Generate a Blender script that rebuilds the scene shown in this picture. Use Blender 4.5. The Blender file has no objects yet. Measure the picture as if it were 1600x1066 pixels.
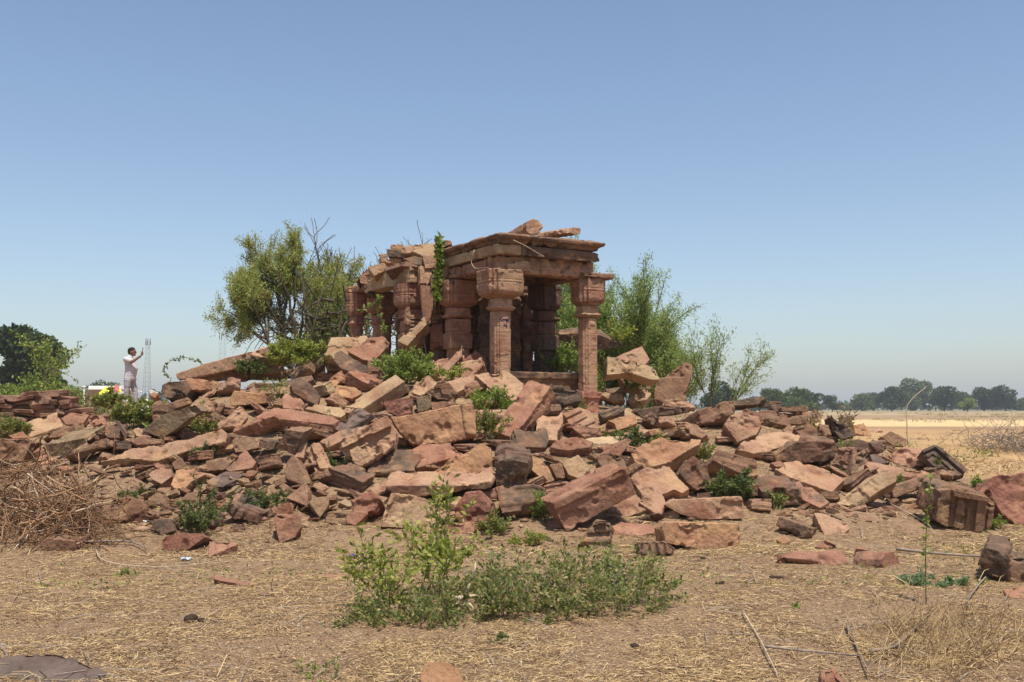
import bpy, bmesh, math, random
import numpy as np
from mathutils import Vector, Matrix, Quaternion

R = math.radians
scene = bpy.context.scene
COL = scene.collection

# ------------------------------------------------------------------ camera
CAM = np.array([0.0, 0.0, 1.6])
PITCH = R(3.683)
F = 1600.0
cd = bpy.data.cameras.new('camera')
cd.lens = 36.0; cd.sensor_width = 36.0; cd.clip_start = 0.1; cd.clip_end = 9000.0
cam = bpy.data.objects.new('camera', cd); COL.objects.link(cam)
cam.location = CAM; cam.rotation_euler = (R(90) + PITCH, 0, 0)
scene.camera = cam

# ------------------------------------------------------------------ sky, sun, exposure
SUN_EL = R(69); S_AZ = math.atan2(0.42, -0.91)
w = bpy.data.worlds.new('World'); scene.world = w; w.use_nodes = True
nt = w.node_tree
sky = nt.nodes.new('ShaderNodeTexSky'); sky.sky_type = 'NISHITA'; sky.sun_disc = False
sky.sun_elevation = SUN_EL; sky.sun_rotation = S_AZ
sky.altitude = 300; sky.air_density = 1.0; sky.dust_density = 1.6; sky.ozone_density = 1.0
bg = nt.nodes['Background']; bg.inputs['Strength'].default_value = 0.12
nt.links.new(sky.outputs[0], bg.inputs[0])
sl = bpy.data.lights.new('sun', 'SUN'); sl.energy = 4.6; sl.angle = R(0.5); sl.color = (1.0, 0.95, 0.86)
sun = bpy.data.objects.new('sun', sl); COL.objects.link(sun)
SDIR = Vector((math.sin(S_AZ) * math.cos(SUN_EL), math.cos(S_AZ) * math.cos(SUN_EL), math.sin(SUN_EL)))
sun.rotation_euler = SDIR.to_track_quat('Z', 'Y').to_euler(); sun.location = (10, -10, 40)
vs = scene.view_settings
vs.view_transform = 'Standard'; vs.look = 'None'; vs.exposure = 0.35; vs.gamma = 1.0

# ------------------------------------------------------------------ geometry helpers
FWD = np.array([0, math.cos(PITCH), math.sin(PITCH)]); UPV = np.array([0, -math.sin(PITCH), math.cos(PITCH)])
def ray(px, py):
    return FWD * F + np.array([px - 800.0, 0, 0]) + UPV * (533.0 - py)
def P(px, py, Y):
    d = ray(px, py); return CAM + d * (Y / d[1])
def proj(p):
    q = np.asarray(p) - CAM
    z = q @ FWD
    return 800 + F * q[0] / z, 533 - F * (q @ UPV) / z

def _hash(ix, iy, iz):
    h = (ix * 73856093) ^ (iy * 19349663) ^ (iz * 83492791)
    h = (h ^ (h >> 13)) * 1274126177
    h = h ^ (h >> 16)
    return (h & 0xFFFFF) / float(0xFFFFF)
def vnoise(p):
    p = np.asarray(p, float); i = np.floor(p).astype(np.int64); f = p - i
    u = f * f * f * (f * (f * 6 - 15) + 10)
    x, y, z = i[:, 0], i[:, 1], i[:, 2]
    r = 0
    for a in (0, 1):
        wx = u[:, 0] if a else 1 - u[:, 0]
        for b in (0, 1):
            wy = u[:, 1] if b else 1 - u[:, 1]
            for c in (0, 1):
                wz = u[:, 2] if c else 1 - u[:, 2]
                r = r + wx * wy * wz * _hash(x + a, y + b, z + c)
    return r * 2 - 1
def fbm(p, octv=3):
    s = 0; a = 1.0; t = 0; p = np.asarray(p, float)
    for k in range(octv):
        s = s + a * vnoise(p + 17.3 * k); t += a; a *= 0.5; p = p * 2.03
    return s / t

def mesh_np(name, verts, quads=None, tris=None):
    me = bpy.data.meshes.new(name)
    verts = np.asarray(verts, np.float32)
    me.vertices.add(len(verts)); me.vertices.foreach_set('co', verts.ravel())
    loops = []; starts = []; tot = 0
    if quads is not None and len(quads):
        q = np.asarray(quads, np.int32); loops.append(q.ravel()); starts.append(np.arange(len(q)) * 4); tot = q.size
    if tris is not None and len(tris):
        t = np.asarray(tris, np.int32); loops.append(t.ravel()); starts.append(tot + np.arange(len(t)) * 3)
    L = np.concatenate(loops).astype(np.int32); S = np.concatenate(starts).astype(np.int32)
    me.loops.add(len(L)); me.loops.foreach_set('vertex_index', L)
    me.polygons.add(len(S)); me.polygons.foreach_set('loop_start', S)
    me.update(calc_edges=True); me.validate()
    return me
def smooth(me):
    me.polygons.foreach_set('use_smooth', np.ones(len(me.polygons), bool)); me.update()
def obj(name, me, mat=None, parent=None, mw=None):
    o = bpy.data.objects.new(name, me); COL.objects.link(o)
    if mat and me is not None and not me.materials: me.materials.append(mat)
    if parent: o.parent = parent
    if mw is not None: o.matrix_world = mw
    return o
def tag(o, label=None, cat=None, group=None, kind=None):
    if label: o['label'] = label
    if cat: o['category'] = cat
    if group: o['group'] = group
    if kind: o['kind'] = kind
    return o
def empty(name, loc, label, cat, group=None, rz=0):
    o = bpy.data.objects.new(name, None); COL.objects.link(o)
    o.location = loc; o.rotation_euler = (0, 0, rz); o.empty_display_size = 0.2
    return tag(o, label, cat, group)

class MB:
    """collects tubes and leaves into one mesh"""
    def __init__(s): s.v = []; s.q = []; s.t = []; s.n = 0
    def tube(s, pts, r0, r1, sides=4):
        pts = np.asarray(pts, float); m = len(pts)
        if m < 2: return
        tan = np.gradient(pts, axis=0); tan /= (np.linalg.norm(tan, axis=1)[:, None] + 1e-9)
        ref = np.array([0.31, 0.17, 0.93]) if abs(tan[0][2]) < 0.9 else np.array([1.0, 0.1, 0])
        a = np.cross(tan, ref); a /= (np.linalg.norm(a, axis=1)[:, None] + 1e-9); b = np.cross(tan, a)
        rr = np.linspace(r0, r1, m)[:, None]
        an = np.arange(sides) * 2 * math.pi / sides
        ring = (pts[:, None, :] + rr[:, None, :] * (np.cos(an)[None, :, None] * a[:, None, :] + np.sin(an)[None, :, None] * b[:, None, :])).reshape(-1, 3)
        base = s.n; s.v.append(ring); s.n += len(ring)
        i = np.arange(m - 1)[:, None] * sides; j = np.arange(sides)[None, :]; k = (j + 1) % sides
        q = np.stack([base + i + j, base + i + k, base + i + sides + k, base + i + sides + j], -1).reshape(-1, 4)
        s.q.append(q)
        if sides == 4:
            s.q.append(np.array([[base + 3, base + 2, base + 1, base], [base + (m - 1) * 4 + x for x in range(4)]]))
    def leaves(s, pos, size, rng, aspect=0.45, up=0.3, dirs=None, dj=0.6):
        """pointed leaves folded along the midrib: 4 verts, 2 tris"""
        n = len(pos)
        if n == 0: return
        d = rng.normal(size=(n, 3)) if dirs is None else dirs + rng.normal(size=(n, 3)) * dj
        d[:, 2] += up * (dirs is None)
        d /= np.linalg.norm(d, axis=1)[:, None] + 1e-9
        e = np.cross(d, rng.normal(size=(n, 3))); e /= np.linalg.norm(e, axis=1)[:, None] + 1e-9
        nn = np.cross(d, e)
        L = (size * rng.uniform(0.6, 1.3, n))[:, None]
        p0 = pos; p2 = pos + d * L
        mid = pos + d * L * 0.5
        p1 = mid + e * L * aspect * 0.5 + nn * L * 0.08; p3 = mid - e * L * aspect * 0.5 + nn * L * 0.08
        v = np.stack([p0, p1, p2, p3], 1).reshape(-1, 3)
        b = s.n + np.arange(n) * 4
        s.v.append(v); s.n += len(v)
        s.q.append(np.stack([b, b + 1, b + 2, b + 3], 1))
    def box(s, lo, hi):
        lo = np.array(lo, float); hi = np.array(hi, float)
        v = np.array([[x, y, z] for z in (0, 1) for y in (0, 1) for x in (0, 1)], float) * (hi - lo) + lo
        b = s.n; s.v.append(v); s.n += 8
        s.q.append(b + np.array([[0, 2, 3, 1], [4, 5, 7, 6], [0, 1, 5, 4], [2, 6, 7, 3], [0, 4, 6, 2], [1, 3, 7, 5]]))
    def mesh(s, name, sm=False):
        v = np.concatenate(s.v); q = np.concatenate(s.q) if s.q else None; t = np.concatenate(s.t) if s.t else None
        me = mesh_np(name, v, q, t)
        if sm: smooth(me)
        return me

# ------------------------------------------------------------------ materials
def newmat(name):
    m = bpy.data.materials.new(name); m.use_nodes = True
    t = m.node_tree; b = t.nodes['Principled BSDF']
    b.inputs['Roughness'].default_value = 0.9; b.inputs['Specular IOR Level'].default_value = 0.15
    return m, t, b
def nd(t, ty, **kw):
    n = t.nodes.new(ty)
    for k, v in kw.items():
        if k in n.inputs: n.inputs[k].default_value = v
        else: setattr(n, k, v)
    return n
def ramp(t, stops, interp='LINEAR'):
    n = t.nodes.new('ShaderNodeValToRGB'); n.color_ramp.interpolation = interp
    e = n.color_ramp.elements
    while len(e) < len(stops): e.new(0.5)
    for x, (p, c) in zip(e, stops):
        x.position = p; x.color = (c[0], c[1], c[2], 1) if not isinstance(c, (int, float)) else (c, c, c, 1)
    return n
def mix(t, a, b, fac, mode='MIX'):
    n = t.nodes.new('ShaderNodeMix'); n.data_type = 'RGBA'; n.blend_type = mode
    for s, v in ((0, fac), (6, a), (7, b)):
        if isinstance(v, (int, float)): n.inputs[s].default_value = v
        elif isinstance(v, tuple): n.inputs[s].default_value = (v[0], v[1], v[2], 1)
        else: t.links.new(v, n.inputs[s])
    return n.outputs[2]
def mth(t, op, a, b=0.5):
    n = t.nodes.new('ShaderNodeMath'); n.operation = op
    for i, v in enumerate((a, b)):
        if isinstance(v, (int, float)): n.inputs[i].default_value = v
        else: t.links.new(v, n.inputs[i])
    return n.outputs[0]
def vec_scale(t, v, sc, off=None):
    n = t.nodes.new('ShaderNodeMapping'); t.links.new(v, n.inputs[0]); n.inputs['Scale'].default_value = sc
    if off is not None: t.links.new(off, n.inputs['Location'])
    return n.outputs[0]
def noise(t, v, scale, detail=4, rough=0.55, dist=0.0):
    n = nd(t, 'ShaderNodeTexNoise', Scale=scale, Detail=detail, Roughness=rough, Distortion=dist)
    t.links.new(v, n.inputs['Vector']); return n.outputs[0]

def make_stone_mat():
    m, t, b = newmat('weathered_sandstone'); L = t.links
    oi = t.nodes.new('ShaderNodeObjectInfo'); tc = t.nodes.new('ShaderNodeTexCoord')
    off = t.nodes.new('ShaderNodeCombineXYZ')
    r1 = mth(t, 'MULTIPLY', oi.outputs['Random'], 91.0); r2 = mth(t, 'MULTIPLY', oi.outputs['Random'], 37.0)
    L.new(r1, off.inputs[0]); L.new(r2, off.inputs[1]); L.new(r1, off.inputs[2])
    v = vec_scale(t, tc.outputs['Object'], (1, 1, 1), off.outputs[0])
    col = oi.outputs['Color']
    n1 = noise(t, v, 2.2, 5, 0.6, 0.4)
    n2 = noise(t, v, 7.0, 6, 0.65)
    n3 = noise(t, v, 38.0, 4, 0.7)
    st = noise(t, vec_scale(t, v, (0.9, 0.9, 9)), 3.0, 4, 0.6, 0.3)
    hue = ramp(t, [(0.33, (0.72, 0.6, 0.58)), (0.5, (1, 1, 1)), (0.68, (1.14, 1.22, 1.15))]); L.new(n1, hue.inputs[0])
    c = mix(t, col, hue.outputs[0], 1.0, 'MULTIPLY')
    str_ = ramp(t, [(0.35, 0.78), (0.5, 1.0), (0.66, 1.13)]); L.new(st, str_.inputs[0])
    c = mix(t, c, str_.outputs[0], 0.75, 'MULTIPLY')
    spk = ramp(t, [(0.28, 0.55), (0.45, 0.97), (0.75, 1.18)]); L.new(n3, spk.inputs[0])
    c = mix(t, c, spk.outputs[0], 0.65, 'MULTIPLY')
    # ochre staining in patches
    och = ramp(t, [(0.56, 0.0), (0.7, 0.55)]); L.new(noise(t, v, 1.7, 4, 0.6, 0.8), och.inputs[0])
    c = mix(t, c, (0.50, 0.30, 0.14), och.outputs[0])
    # dark weathering crust: patch threshold driven by the stone's own amount (colour alpha), raised as painted shade on the pavilion's inner pillar
    pat = mth(t, 'ADD', mth(t, 'ADD', mth(t, 'MULTIPLY', n3, 0.35), mth(t, 'MULTIPLY', n2, 0.65)), mth(t, 'MULTIPLY', n1, 0.9))
    thr = mth(t, 'SUBTRACT', 1.30, mth(t, 'MULTIPLY', oi.outputs['Alpha'], 0.75))
    pd = mth(t, 'MULTIPLY', mth(t, 'SUBTRACT', pat, thr), 5.0)
    pc = t.nodes.new('ShaderNodeClamp'); L.new(pd, pc.inputs[0]); pc.inputs[2].default_value = 0.82
    crust = ramp(t, [(0.3, (0.045, 0.034, 0.027)), (0.7, (0.125, 0.09, 0.068))]); L.new(n3, crust.inputs[0])
    c = mix(t, c, crust.outputs[0], pc.outputs[0])
    # pale lichen flecks
    lv = nd(t, 'ShaderNodeTexVoronoi', Scale=9.0); L.new(v, lv.inputs[0])
    lm = ramp(t, [(0.10, 0.45), (0.2, 0.0)]); L.new(lv.outputs[0], lm.inputs[0])
    lg = ramp(t, [(0.58, 0.0), (0.66, 1.0)]); L.new(n2, lg.inputs[0])
    c = mix(t, c, (0.46, 0.40, 0.31), mth(t, 'MULTIPLY', lm.outputs[0], lg.outputs[0]))
    L.new(c, b.inputs['Base Color'])
    h = mth(t, 'ADD', mth(t, 'MULTIPLY', n2, 0.6), mth(t, 'MULTIPLY', n3, 0.6))
    h = mth(t, 'ADD', h, mth(t, 'MULTIPLY', st, 0.4))
    h = mth(t, 'ADD', h, mth(t, 'MULTIPLY', noise(t, v, 110.0, 3, 0.7), 0.25))
    crk = nd(t, 'ShaderNodeTexVoronoi', Scale=1.1, feature='DISTANCE_TO_EDGE')
    wv = mix(t, v, noise(t, v, 3.0, 3), 0.12); L.new(wv, crk.inputs[0])
    ck = ramp(t, [(0.0, 0.6), (0.012, 1.0)]); L.new(crk.outputs[0], ck.inputs[0])
    h = mth(t, 'ADD', h, mth(t, 'MULTIPLY', ck.outputs[0], 0.25))
    bp = nd(t, 'ShaderNodeBump', Strength=0.9, Distance=0.03); L.new(h, bp.inputs['Height']); L.new(bp.outputs[0], b.inputs['Normal'])
    return m
STONE = make_stone_mat()

def leaf_mat(name, stops, trans=0.35):
    m, t, b = newmat(name); L = t.links
    g = t.nodes.new('ShaderNodeNewGeometry')
    r = ramp(t, stops); L.new(g.outputs['Random Per Island'], r.inputs[0])
    L.new(r.outputs[0], b.inputs['Base Color']); b.inputs['Roughness'].default_value = 0.6
    tr = t.nodes.new('ShaderNodeBsdfTranslucent')
    br = mix(t, r.outputs[0], (1.15, 1.2, 0.6), 1.0, 'MULTIPLY'); L.new(br, tr.inputs[0])
    ms = t.nodes.new('ShaderNodeMixShader'); ms.inputs[0].default_value = trans
    L.new(b.outputs[0], ms.inputs[1]); L.new(tr.outputs[0], ms.inputs[2])
    L.new(ms.outputs[0], t.nodes['Material Output'].inputs[0])
    return m
LEAF_YG = leaf_mat('yellow_green_leaf', [(0, (0.12, 0.16, 0.03)), (0.5, (0.25, 0.29, 0.06)), (0.85, (0.38, 0.38, 0.10)), (1, (0.42, 0.34, 0.12))])
LEAF_BR = leaf_mat('bright_green_leaf', [(0, (0.11, 0.16, 0.035)), (0.6, (0.22, 0.28, 0.065)), (1, (0.35, 0.38, 0.11))])
LEAF_DK = leaf_mat('deep_green_leaf', [(0, (0.07, 0.095, 0.035)), (0.6, (0.135, 0.165, 0.06)), (0.9, (0.14, 0.18, 0.05)), (1, (0.28, 0.22, 0.1))])
LEAF_OL = leaf_mat('olive_leaf', [(0, (0.12, 0.15, 0.04)), (0.5, (0.21, 0.24, 0.07)), (0.85, (0.23, 0.22, 0.07)), (1, (0.36, 0.2, 0.07))])
LEAF_BG = leaf_mat('blue_green_leaf', [(0, (0.12, 0.17, 0.09)), (1, (0.24, 0.31, 0.17))])
LEAF_AC = leaf_mat('acacia_leaf', [(0, (0.18, 0.23, 0.06)), (0.45, (0.33, 0.37, 0.10)), (0.8, (0.43, 0.42, 0.14)), (0.93, (0.30, 0.25, 0.08)), (1, (0.36, 0.17, 0.07))])
LEAF_WI = leaf_mat('wispy_leaf', [(0, (0.14, 0.21, 0.06)), (0.5, (0.26, 0.34, 0.10)), (1, (0.38, 0.43, 0.16))])
LEAF_LB = leaf_mat('low_bush_leaf', [(0, (0.09, 0.13, 0.035)), (0.45, (0.17, 0.20, 0.06)), (0.75, (0.27, 0.27, 0.09)), (0.92, (0.33, 0.27, 0.11)), (1, (0.42, 0.33, 0.18))])
LEAF_FAR = leaf_mat('distant_dark_leaf', [(0, (0.03, 0.05, 0.022)), (0.6, (0.05, 0.078, 0.03)), (1, (0.085, 0.11, 0.04))], 0.2)
LEAF_FL = leaf_mat('distant_light_leaf', [(0, (0.06, 0.09, 0.03)), (0.6, (0.10, 0.14, 0.045)), (1, (0.15, 0.18, 0.06))], 0.2)
LEAF_FR = leaf_mat('brown_leaf', [(0, (0.15, 0.10, 0.05)), (0.6, (0.24, 0.15, 0.07)), (1, (0.2, 0.2, 0.07))])
def flat_mat(name, c, rough=0.8, var=0.25, scale=20):
    m, t, b = newmat(name); tc = t.nodes.new('ShaderNodeTexCoord')
    n = noise(t, tc.outputs['Object'], scale, 4)
    r = ramp(t, [(0.3, tuple(x * (1 - var) for x in c)), (0.7, tuple(min(1, x * (1 + var)) for x in c))])
    t.links.new(n, r.inputs[0]); t.links.new(r.outputs[0], b.inputs['Base Color']); b.inputs['Roughness'].default_value = rough
    return m
BARK = flat_mat('grey_brown_bark', (0.16, 0.12, 0.085), 0.95, 0.4, 14)
BARKD = flat_mat('dark_bark', (0.085, 0.062, 0.045), 0.95, 0.4, 14)
STEM = flat_mat('green_brown_stem', (0.16, 0.14, 0.06), 0.8)
STICK = flat_mat('pale_dry_wood', (0.46, 0.37, 0.26), 0.9, 0.3, 25)
STICKG = flat_mat('grey_dry_wood', (0.24, 0.19, 0.15), 0.9, 0.35, 25)
def island_mat(name, stops):
    m, t, b = newmat(name); g = t.nodes.new('ShaderNodeNewGeometry')
    r = ramp(t, stops); t.links.new(g.outputs['Random Per Island'], r.inputs[0]); t.links.new(r.outputs[0], b.inputs['Base Color']); return m
STRAW = island_mat('dry_straw', [(0, (0.11, 0.065, 0.035)), (0.3, (0.26, 0.165, 0.08)), (0.65, (0.42, 0.285, 0.135)), (1, (0.58, 0.43, 0.23))])
BRUSH = island_mat('dry_brushwood', [(0, (0.10, 0.055, 0.033)), (0.5, (0.24, 0.13, 0.07)), (0.85, (0.36, 0.22, 0.12)), (1, (0.55, 0.45, 0.33))])

# ------------------------------------------------------------------ ground: rubble mound on a plain
CTRL = [(-8,11.3,0),(-5,11.3,0),(-2,11.6,0),(0,11.9,.0),(2,12.1,0),(4,12.5,0),(6,13,0),(8,14,0),(10,15.5,0),(12,18,0),
 (-14,9,0),(-7,8,0),(0,8,0),(7,8,0),(14,9,0),(0,4,0),(-8,4,0),(8,4,0),
 (-11,14.5,.4),(-8,14.5,.6),(-5,13.8,.6),(-2,13.8,.7),(0,13.9,.72),(2.5,14,.62),(4.5,14.8,.62),(6.5,15.5,.5),(8.5,17,.3),
 (-8,17.5,1.0),(-5.5,16.5,1.5),(-3,16.5,1.62),(-1,16.6,1.6),(.4,16.8,1.55),(1.4,18.3,1.5),(2.2,17,1.42),(3.5,17.5,1.42),(5.3,18,1.32),(7.2,19,.72),
 (-5.6,19.5,2.0),(-3.4,18.6,2.15),(-3,20.5,2.15),(-1.3,18.5,2.35),(0,19.5,1.9),(.1,17.5,2.02),(-1.1,17.4,2.08),(-2.3,18.6,2.3),(1.5,20,1.8),(3,20,1.6),(5,20.5,1.38),(-8,21,1.45),(-5,24,2.1),(-2,24,2.1),(1,24,1.7),(4,24,1.0),(6.5,23,.75),(8.5,21,0),(9,26,0),
 (-8,28.6,1.53),(-6.8,27,1.5),(-10,25,1.25),(-12,20,.85),(-14,28,1.0),(-16,24,.9),(-20,20,.3),(-20,30,.8),(0,30,.6),(4.5,29,.1),(-5,31,1.1),(0,36,0),(6,34,0),(-10,38,.3),(-20,42,0),(10,34,0),(14,24,0),(14,30,0),(-26,14,0),(-26,36,0),(20,18,0),(20,36,0),(0,44,0),(20,44,0),(-26,46,0)]
C_ = np.array(CTRL, float)
def tps(r2):
    return np.where(r2 > 1e-12, r2 * np.log(r2 + 1e-12), 0)
_n = len(C_); _d2 = ((C_[:, None, :2] - C_[None, :, :2]) ** 2).sum(-1)
_A = np.zeros((_n + 3, _n + 3)); _A[:_n, :_n] = tps(_d2) + np.eye(_n) * 1.5
_A[:_n, _n] = 1; _A[:_n, _n + 1:] = C_[:, :2]; _A[_n, :_n] = 1; _A[_n + 1:, :_n] = C_[:, :2].T
_w = np.linalg.solve(_A, np.concatenate([C_[:, 2], [0, 0, 0]]))
def height(x, y):
    x = np.asarray(x, float); y = np.asarray(y, float); sh = x.shape
    x = x.ravel(); y = y.ravel(); out = np.zeros_like(x)
    for k in range(0, len(x), 20000):
        xs, ys = x[k:k + 20000], y[k:k + 20000]
        d2 = (xs[:, None] - C_[None, :, 0]) ** 2 + (ys[:, None] - C_[None, :, 1]) ** 2
        out[k:k + 20000] = tps(d2) @ _w[:_n] + _w[_n] + _w[_n + 1] * xs + _w[_n + 2] * ys
    win = np.clip((27 - np.abs(x + 1)) / 6, 0, 1) * np.clip((47 - y) / 8, 0, 1) * np.clip((y - 5) / 4, 0, 1)
    out = np.maximum(out, 0) * win
    p = np.stack([x, y, 0 * x], 1)
    near = np.clip((60 - y) / 30, 0, 1)
    out = out + near * (0.035 * fbm(p * 0.8, 3) + 0.018 * fbm(p * 3.1, 2))
    # low field banks on the right
    bank = np.exp(-((y - 37 - 1.5 * vnoise(p * 0.15)) / 1.6) ** 2) * np.clip((x - 8) / 6, 0, 1) * np.clip((60 - x) / 20, 0, 1)
    out = out + bank * (0.28 + 0.22 * fbm(p * 0.7, 2))
    out = out + np.clip((y - 24) / 6, 0, 1) * np.clip((75 - y) / 15, 0, 1) * np.clip((x - 5) / 4, 0, 1) * 0.16 * fbm(p * 0.35, 3)
    return out.reshape(sh)
def surf(x, y):
    """the soil itself: it lies a hand deeper than the bed the large stones rest on"""
    z = height(x, y); return z - 0.13 * np.clip((z - 0.12) / 0.45, 0, 1)
def axis(lo, hi, step, far):
    a = list(np.arange(lo, hi, step)); s = step
    up = [hi]
    while up[-1] < far: s *= 1.22; up.append(up[-1] + s)
    return a, up
ax, up = axis(-13, 13, 0.13, 4000)
xs = np.array([-v for v in reversed(up)] + ax[1:] + up)
ay, upy = axis(3.2, 33, 0.13, 7000)
ys = np.array([-4000, -800, -200, -60, -20, -6, -1, 1.5] + ay + upy)
GX, GY = np.meshgrid(xs, ys)
GZ = surf(GX, GY)
nx, ny = len(xs), len(ys)
ii = (np.arange(ny - 1)[:, None] * nx + np.arange(nx - 1)[None, :]).ravel()
g_me = mesh_np('ground', np.stack([GX.ravel(), GY.ravel(), GZ.ravel()], 1), np.stack([ii, ii + 1, ii + 1 + nx, ii + nx], 1)); smooth(g_me)

def ground_mat():
    m, t, b = newmat('dry_soil_and_stubble'); L = t.links
    g = t.nodes.new('ShaderNodeNewGeometry'); p = g.outputs['Position']
    sx = t.nodes.new('ShaderNodeSeparateXYZ'); L.new(p, sx.inputs[0])
    n1 = noise(t, p, 0.7, 5, 0.6, 0.3); n2 = noise(t, p, 6.0, 6, 0.7); n3 = noise(t, p, 80, 8, 0.8)
    soil = ramp(t, [(0.3, (0.17, 0.10, 0.062)), (0.5, (0.245, 0.15, 0.093)), (0.72, (0.32, 0.205, 0.125))]); L.new(n2, soil.inputs[0])
    litter = ramp(t, [(0.36, (0.17, 0.105, 0.062)), (0.52, (0.30, 0.20, 0.115)), (0.66, (0.46, 0.33, 0.19))]); L.new(n3, litter.inputs[0])
    lm = ramp(t, [(0.36, 0.25), (0.62, 0.8)]); L.new(mth(t, 'ADD', mth(t, 'MULTIPLY', n1, 0.6), mth(t, 'MULTIPLY', n2, 0.4)), lm.inputs[0])
    near = mix(t, soil.outputs[0], litter.outputs[0], lm.outputs[0])
    # fields beyond: bands of stubble by distance, with ragged edges
    yn = mth(t, 'ADD', sx.outputs[1], mth(t, 'MULTIPLY', mth(t, 'SUBTRACT', noise(t, p, 0.02, 4), 0.5), 26))
    yn = mth(t, 'ADD', yn, mth(t, 'MULTIPLY', sx.outputs[0], 0.12))
    fr = ramp(t, [(0.0, (0.33, 0.20, 0.10)), (0.12, (0.40, 0.25, 0.115)), (0.165, (0.36, 0.22, 0.105)), (0.185, (0.27, 0.165, 0.09)), (0.20, (0.54, 0.39, 0.19)), (0.29, (0.54, 0.39, 0.20)), (0.31, (0.31, 0.20, 0.115)), (0.45, (0.29, 0.20, 0.115)), (0.5, (0.38, 0.27, 0.15)), (0.8, (0.27, 0.21, 0.12)), (1.0, (0.24, 0.20, 0.125))])
    L.new(mth(t, 'DIVIDE', yn, 450.0), fr.inputs[0])
    gn = ramp(t, [(0.32, 0.55), (0.5, 1.0), (0.7, 1.25)]); L.new(noise(t, p, 0.6, 10, 0.8), gn.inputs[0])
    fc = mix(t, fr.outputs[0], gn.outputs[0], 0.8, 'MULTIPLY')
    gp = ramp(t, [(0.62, 0.0), (0.72, 0.6)]); L.new(noise(t, vec_scale(t, p, (0.3, 1, 1)), 0.12, 5, 0.6), gp.inputs[0])
    fc = mix(t, fc, (0.16, 0.16, 0.06), gp.outputs[0])
    # where the field starts: beyond ~23 m, sooner on the right
    fm = mth(t, 'SUBTRACT', mth(t, 'ADD', sx.outputs[1], mth(t, 'MULTIPLY', sx.outputs[0], 0.35)), 25.0)
    fm = mth(t, 'ADD', mth(t, 'MULTIPLY', fm, 0.3), mth(t, 'MULTIPLY', mth(t, 'SUBTRACT', n1, 0.5), 3))
    cl = t.nodes.new('ShaderNodeClamp'); L.new(fm, cl.inputs[0])
    L.new(mix(t, near, fc, cl.outputs[0]), b.inputs['Base Color'])
    h = mth(t, 'ADD', mth(t, 'MULTIPLY', n2, 0.5), mth(t, 'MULTIPLY', n3, 0.5))
    bp = nd(t, 'ShaderNodeBump', Strength=0.8, Distance=0.04); L.new(h, bp.inputs['Height']); L.new(bp.outputs[0], b.inputs['Normal'])
    return m
ground = tag(obj('ground', g_me, ground_mat()), kind='structure')

def hgt(x, y): return float(height(np.array([x]), np.array([y]))[0])
_Y = np.concatenate([np.arange(3.5, 34, 0.04), np.arange(34, 160, 0.3)])
def hit(px, py, f=None):
    d = ray(px, py); t = _Y / d[1]
    z = CAM[2] + d[2] * t; x = d[0] * t
    g = z - (f or height)(x, _Y)
    k = np.where(g <= 0)[0]
    i = k[0] if len(k) else int(np.argmin(g[_Y < 32]))
    return float(_Y[i])

# ------------------------------------------------------------------ stones
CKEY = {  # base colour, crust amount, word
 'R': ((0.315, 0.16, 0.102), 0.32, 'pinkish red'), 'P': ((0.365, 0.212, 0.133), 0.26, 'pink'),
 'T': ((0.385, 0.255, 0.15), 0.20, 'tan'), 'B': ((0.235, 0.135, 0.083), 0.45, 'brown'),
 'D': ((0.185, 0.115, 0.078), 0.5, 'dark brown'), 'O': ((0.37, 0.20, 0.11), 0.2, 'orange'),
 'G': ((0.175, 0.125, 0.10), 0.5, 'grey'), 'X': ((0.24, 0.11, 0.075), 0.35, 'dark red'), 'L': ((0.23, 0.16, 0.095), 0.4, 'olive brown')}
PEND = []          # (object, voxel, amplitude, seed, strata)
ITEMS = []         # (object, px, py, colour word, noun, landmark name or None)
HPOLY = []
def prism(bm, pts2, z1, z0, rng=None, jit=0.0):
    k = len(pts2); area = sum(pts2[i][0] * pts2[(i + 1) % k][1] - pts2[(i + 1) % k][0] * pts2[i][1] for i in range(k))
    if area < 0: pts2 = list(reversed(pts2))
    cx = sum(p[0] for p in pts2) / k; cy = sum(p[1] for p in pts2) / k
    top = [bm.verts.new((p[0], p[1], z1)) for p in pts2]
    bot = []
    for p in pts2:
        s = 1 + (rng.uniform(-jit, jit) if rng else 0)
        zz = z0 * (1 + (rng.uniform(-jit, jit) if rng else 0))
        bot.append(bm.verts.new((cx + (p[0] - cx) * s, cy + (p[1] - cy) * s, zz)))
    bm.faces.new(top); bm.faces.new(list(reversed(bot)))
    for i in range(k):
        j = (i + 1) % k; bm.faces.new((top[j], top[i], bot[i], bot[j]))
def pend(name, bm, mw, voxel, amp, seed, strata=0.006, parent=None, mat=None):
    me = bpy.data.meshes.new(name); bm.to_mesh(me); bm.free()
    o = obj(name, me, mat or STONE, parent)
    if parent is not None: o.matrix_local = mw if mw is not None else Matrix()
    elif mw is not None: o.matrix_world = mw
    md = o.modifiers.new('r', 'REMESH'); md.mode = 'VOXEL'; md.voxel_size = voxel
    PEND.append((o, voxel, amp, seed, strata)); return o
def setcol(o, key, j=0.0, seed=0):
    c, a, _ = CKEY[key]; r = random.Random(seed)
    f = 1 + r.uniform(-j, j); o.color = (c[0] * f * (1 + r.uniform(-j, j) * 0.3), c[1] * f, c[2] * f * (1 + r.uniform(-j, j) * 0.3), max(0, a + r.uniform(-0.1, 0.15)))
SN = [0]
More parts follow.
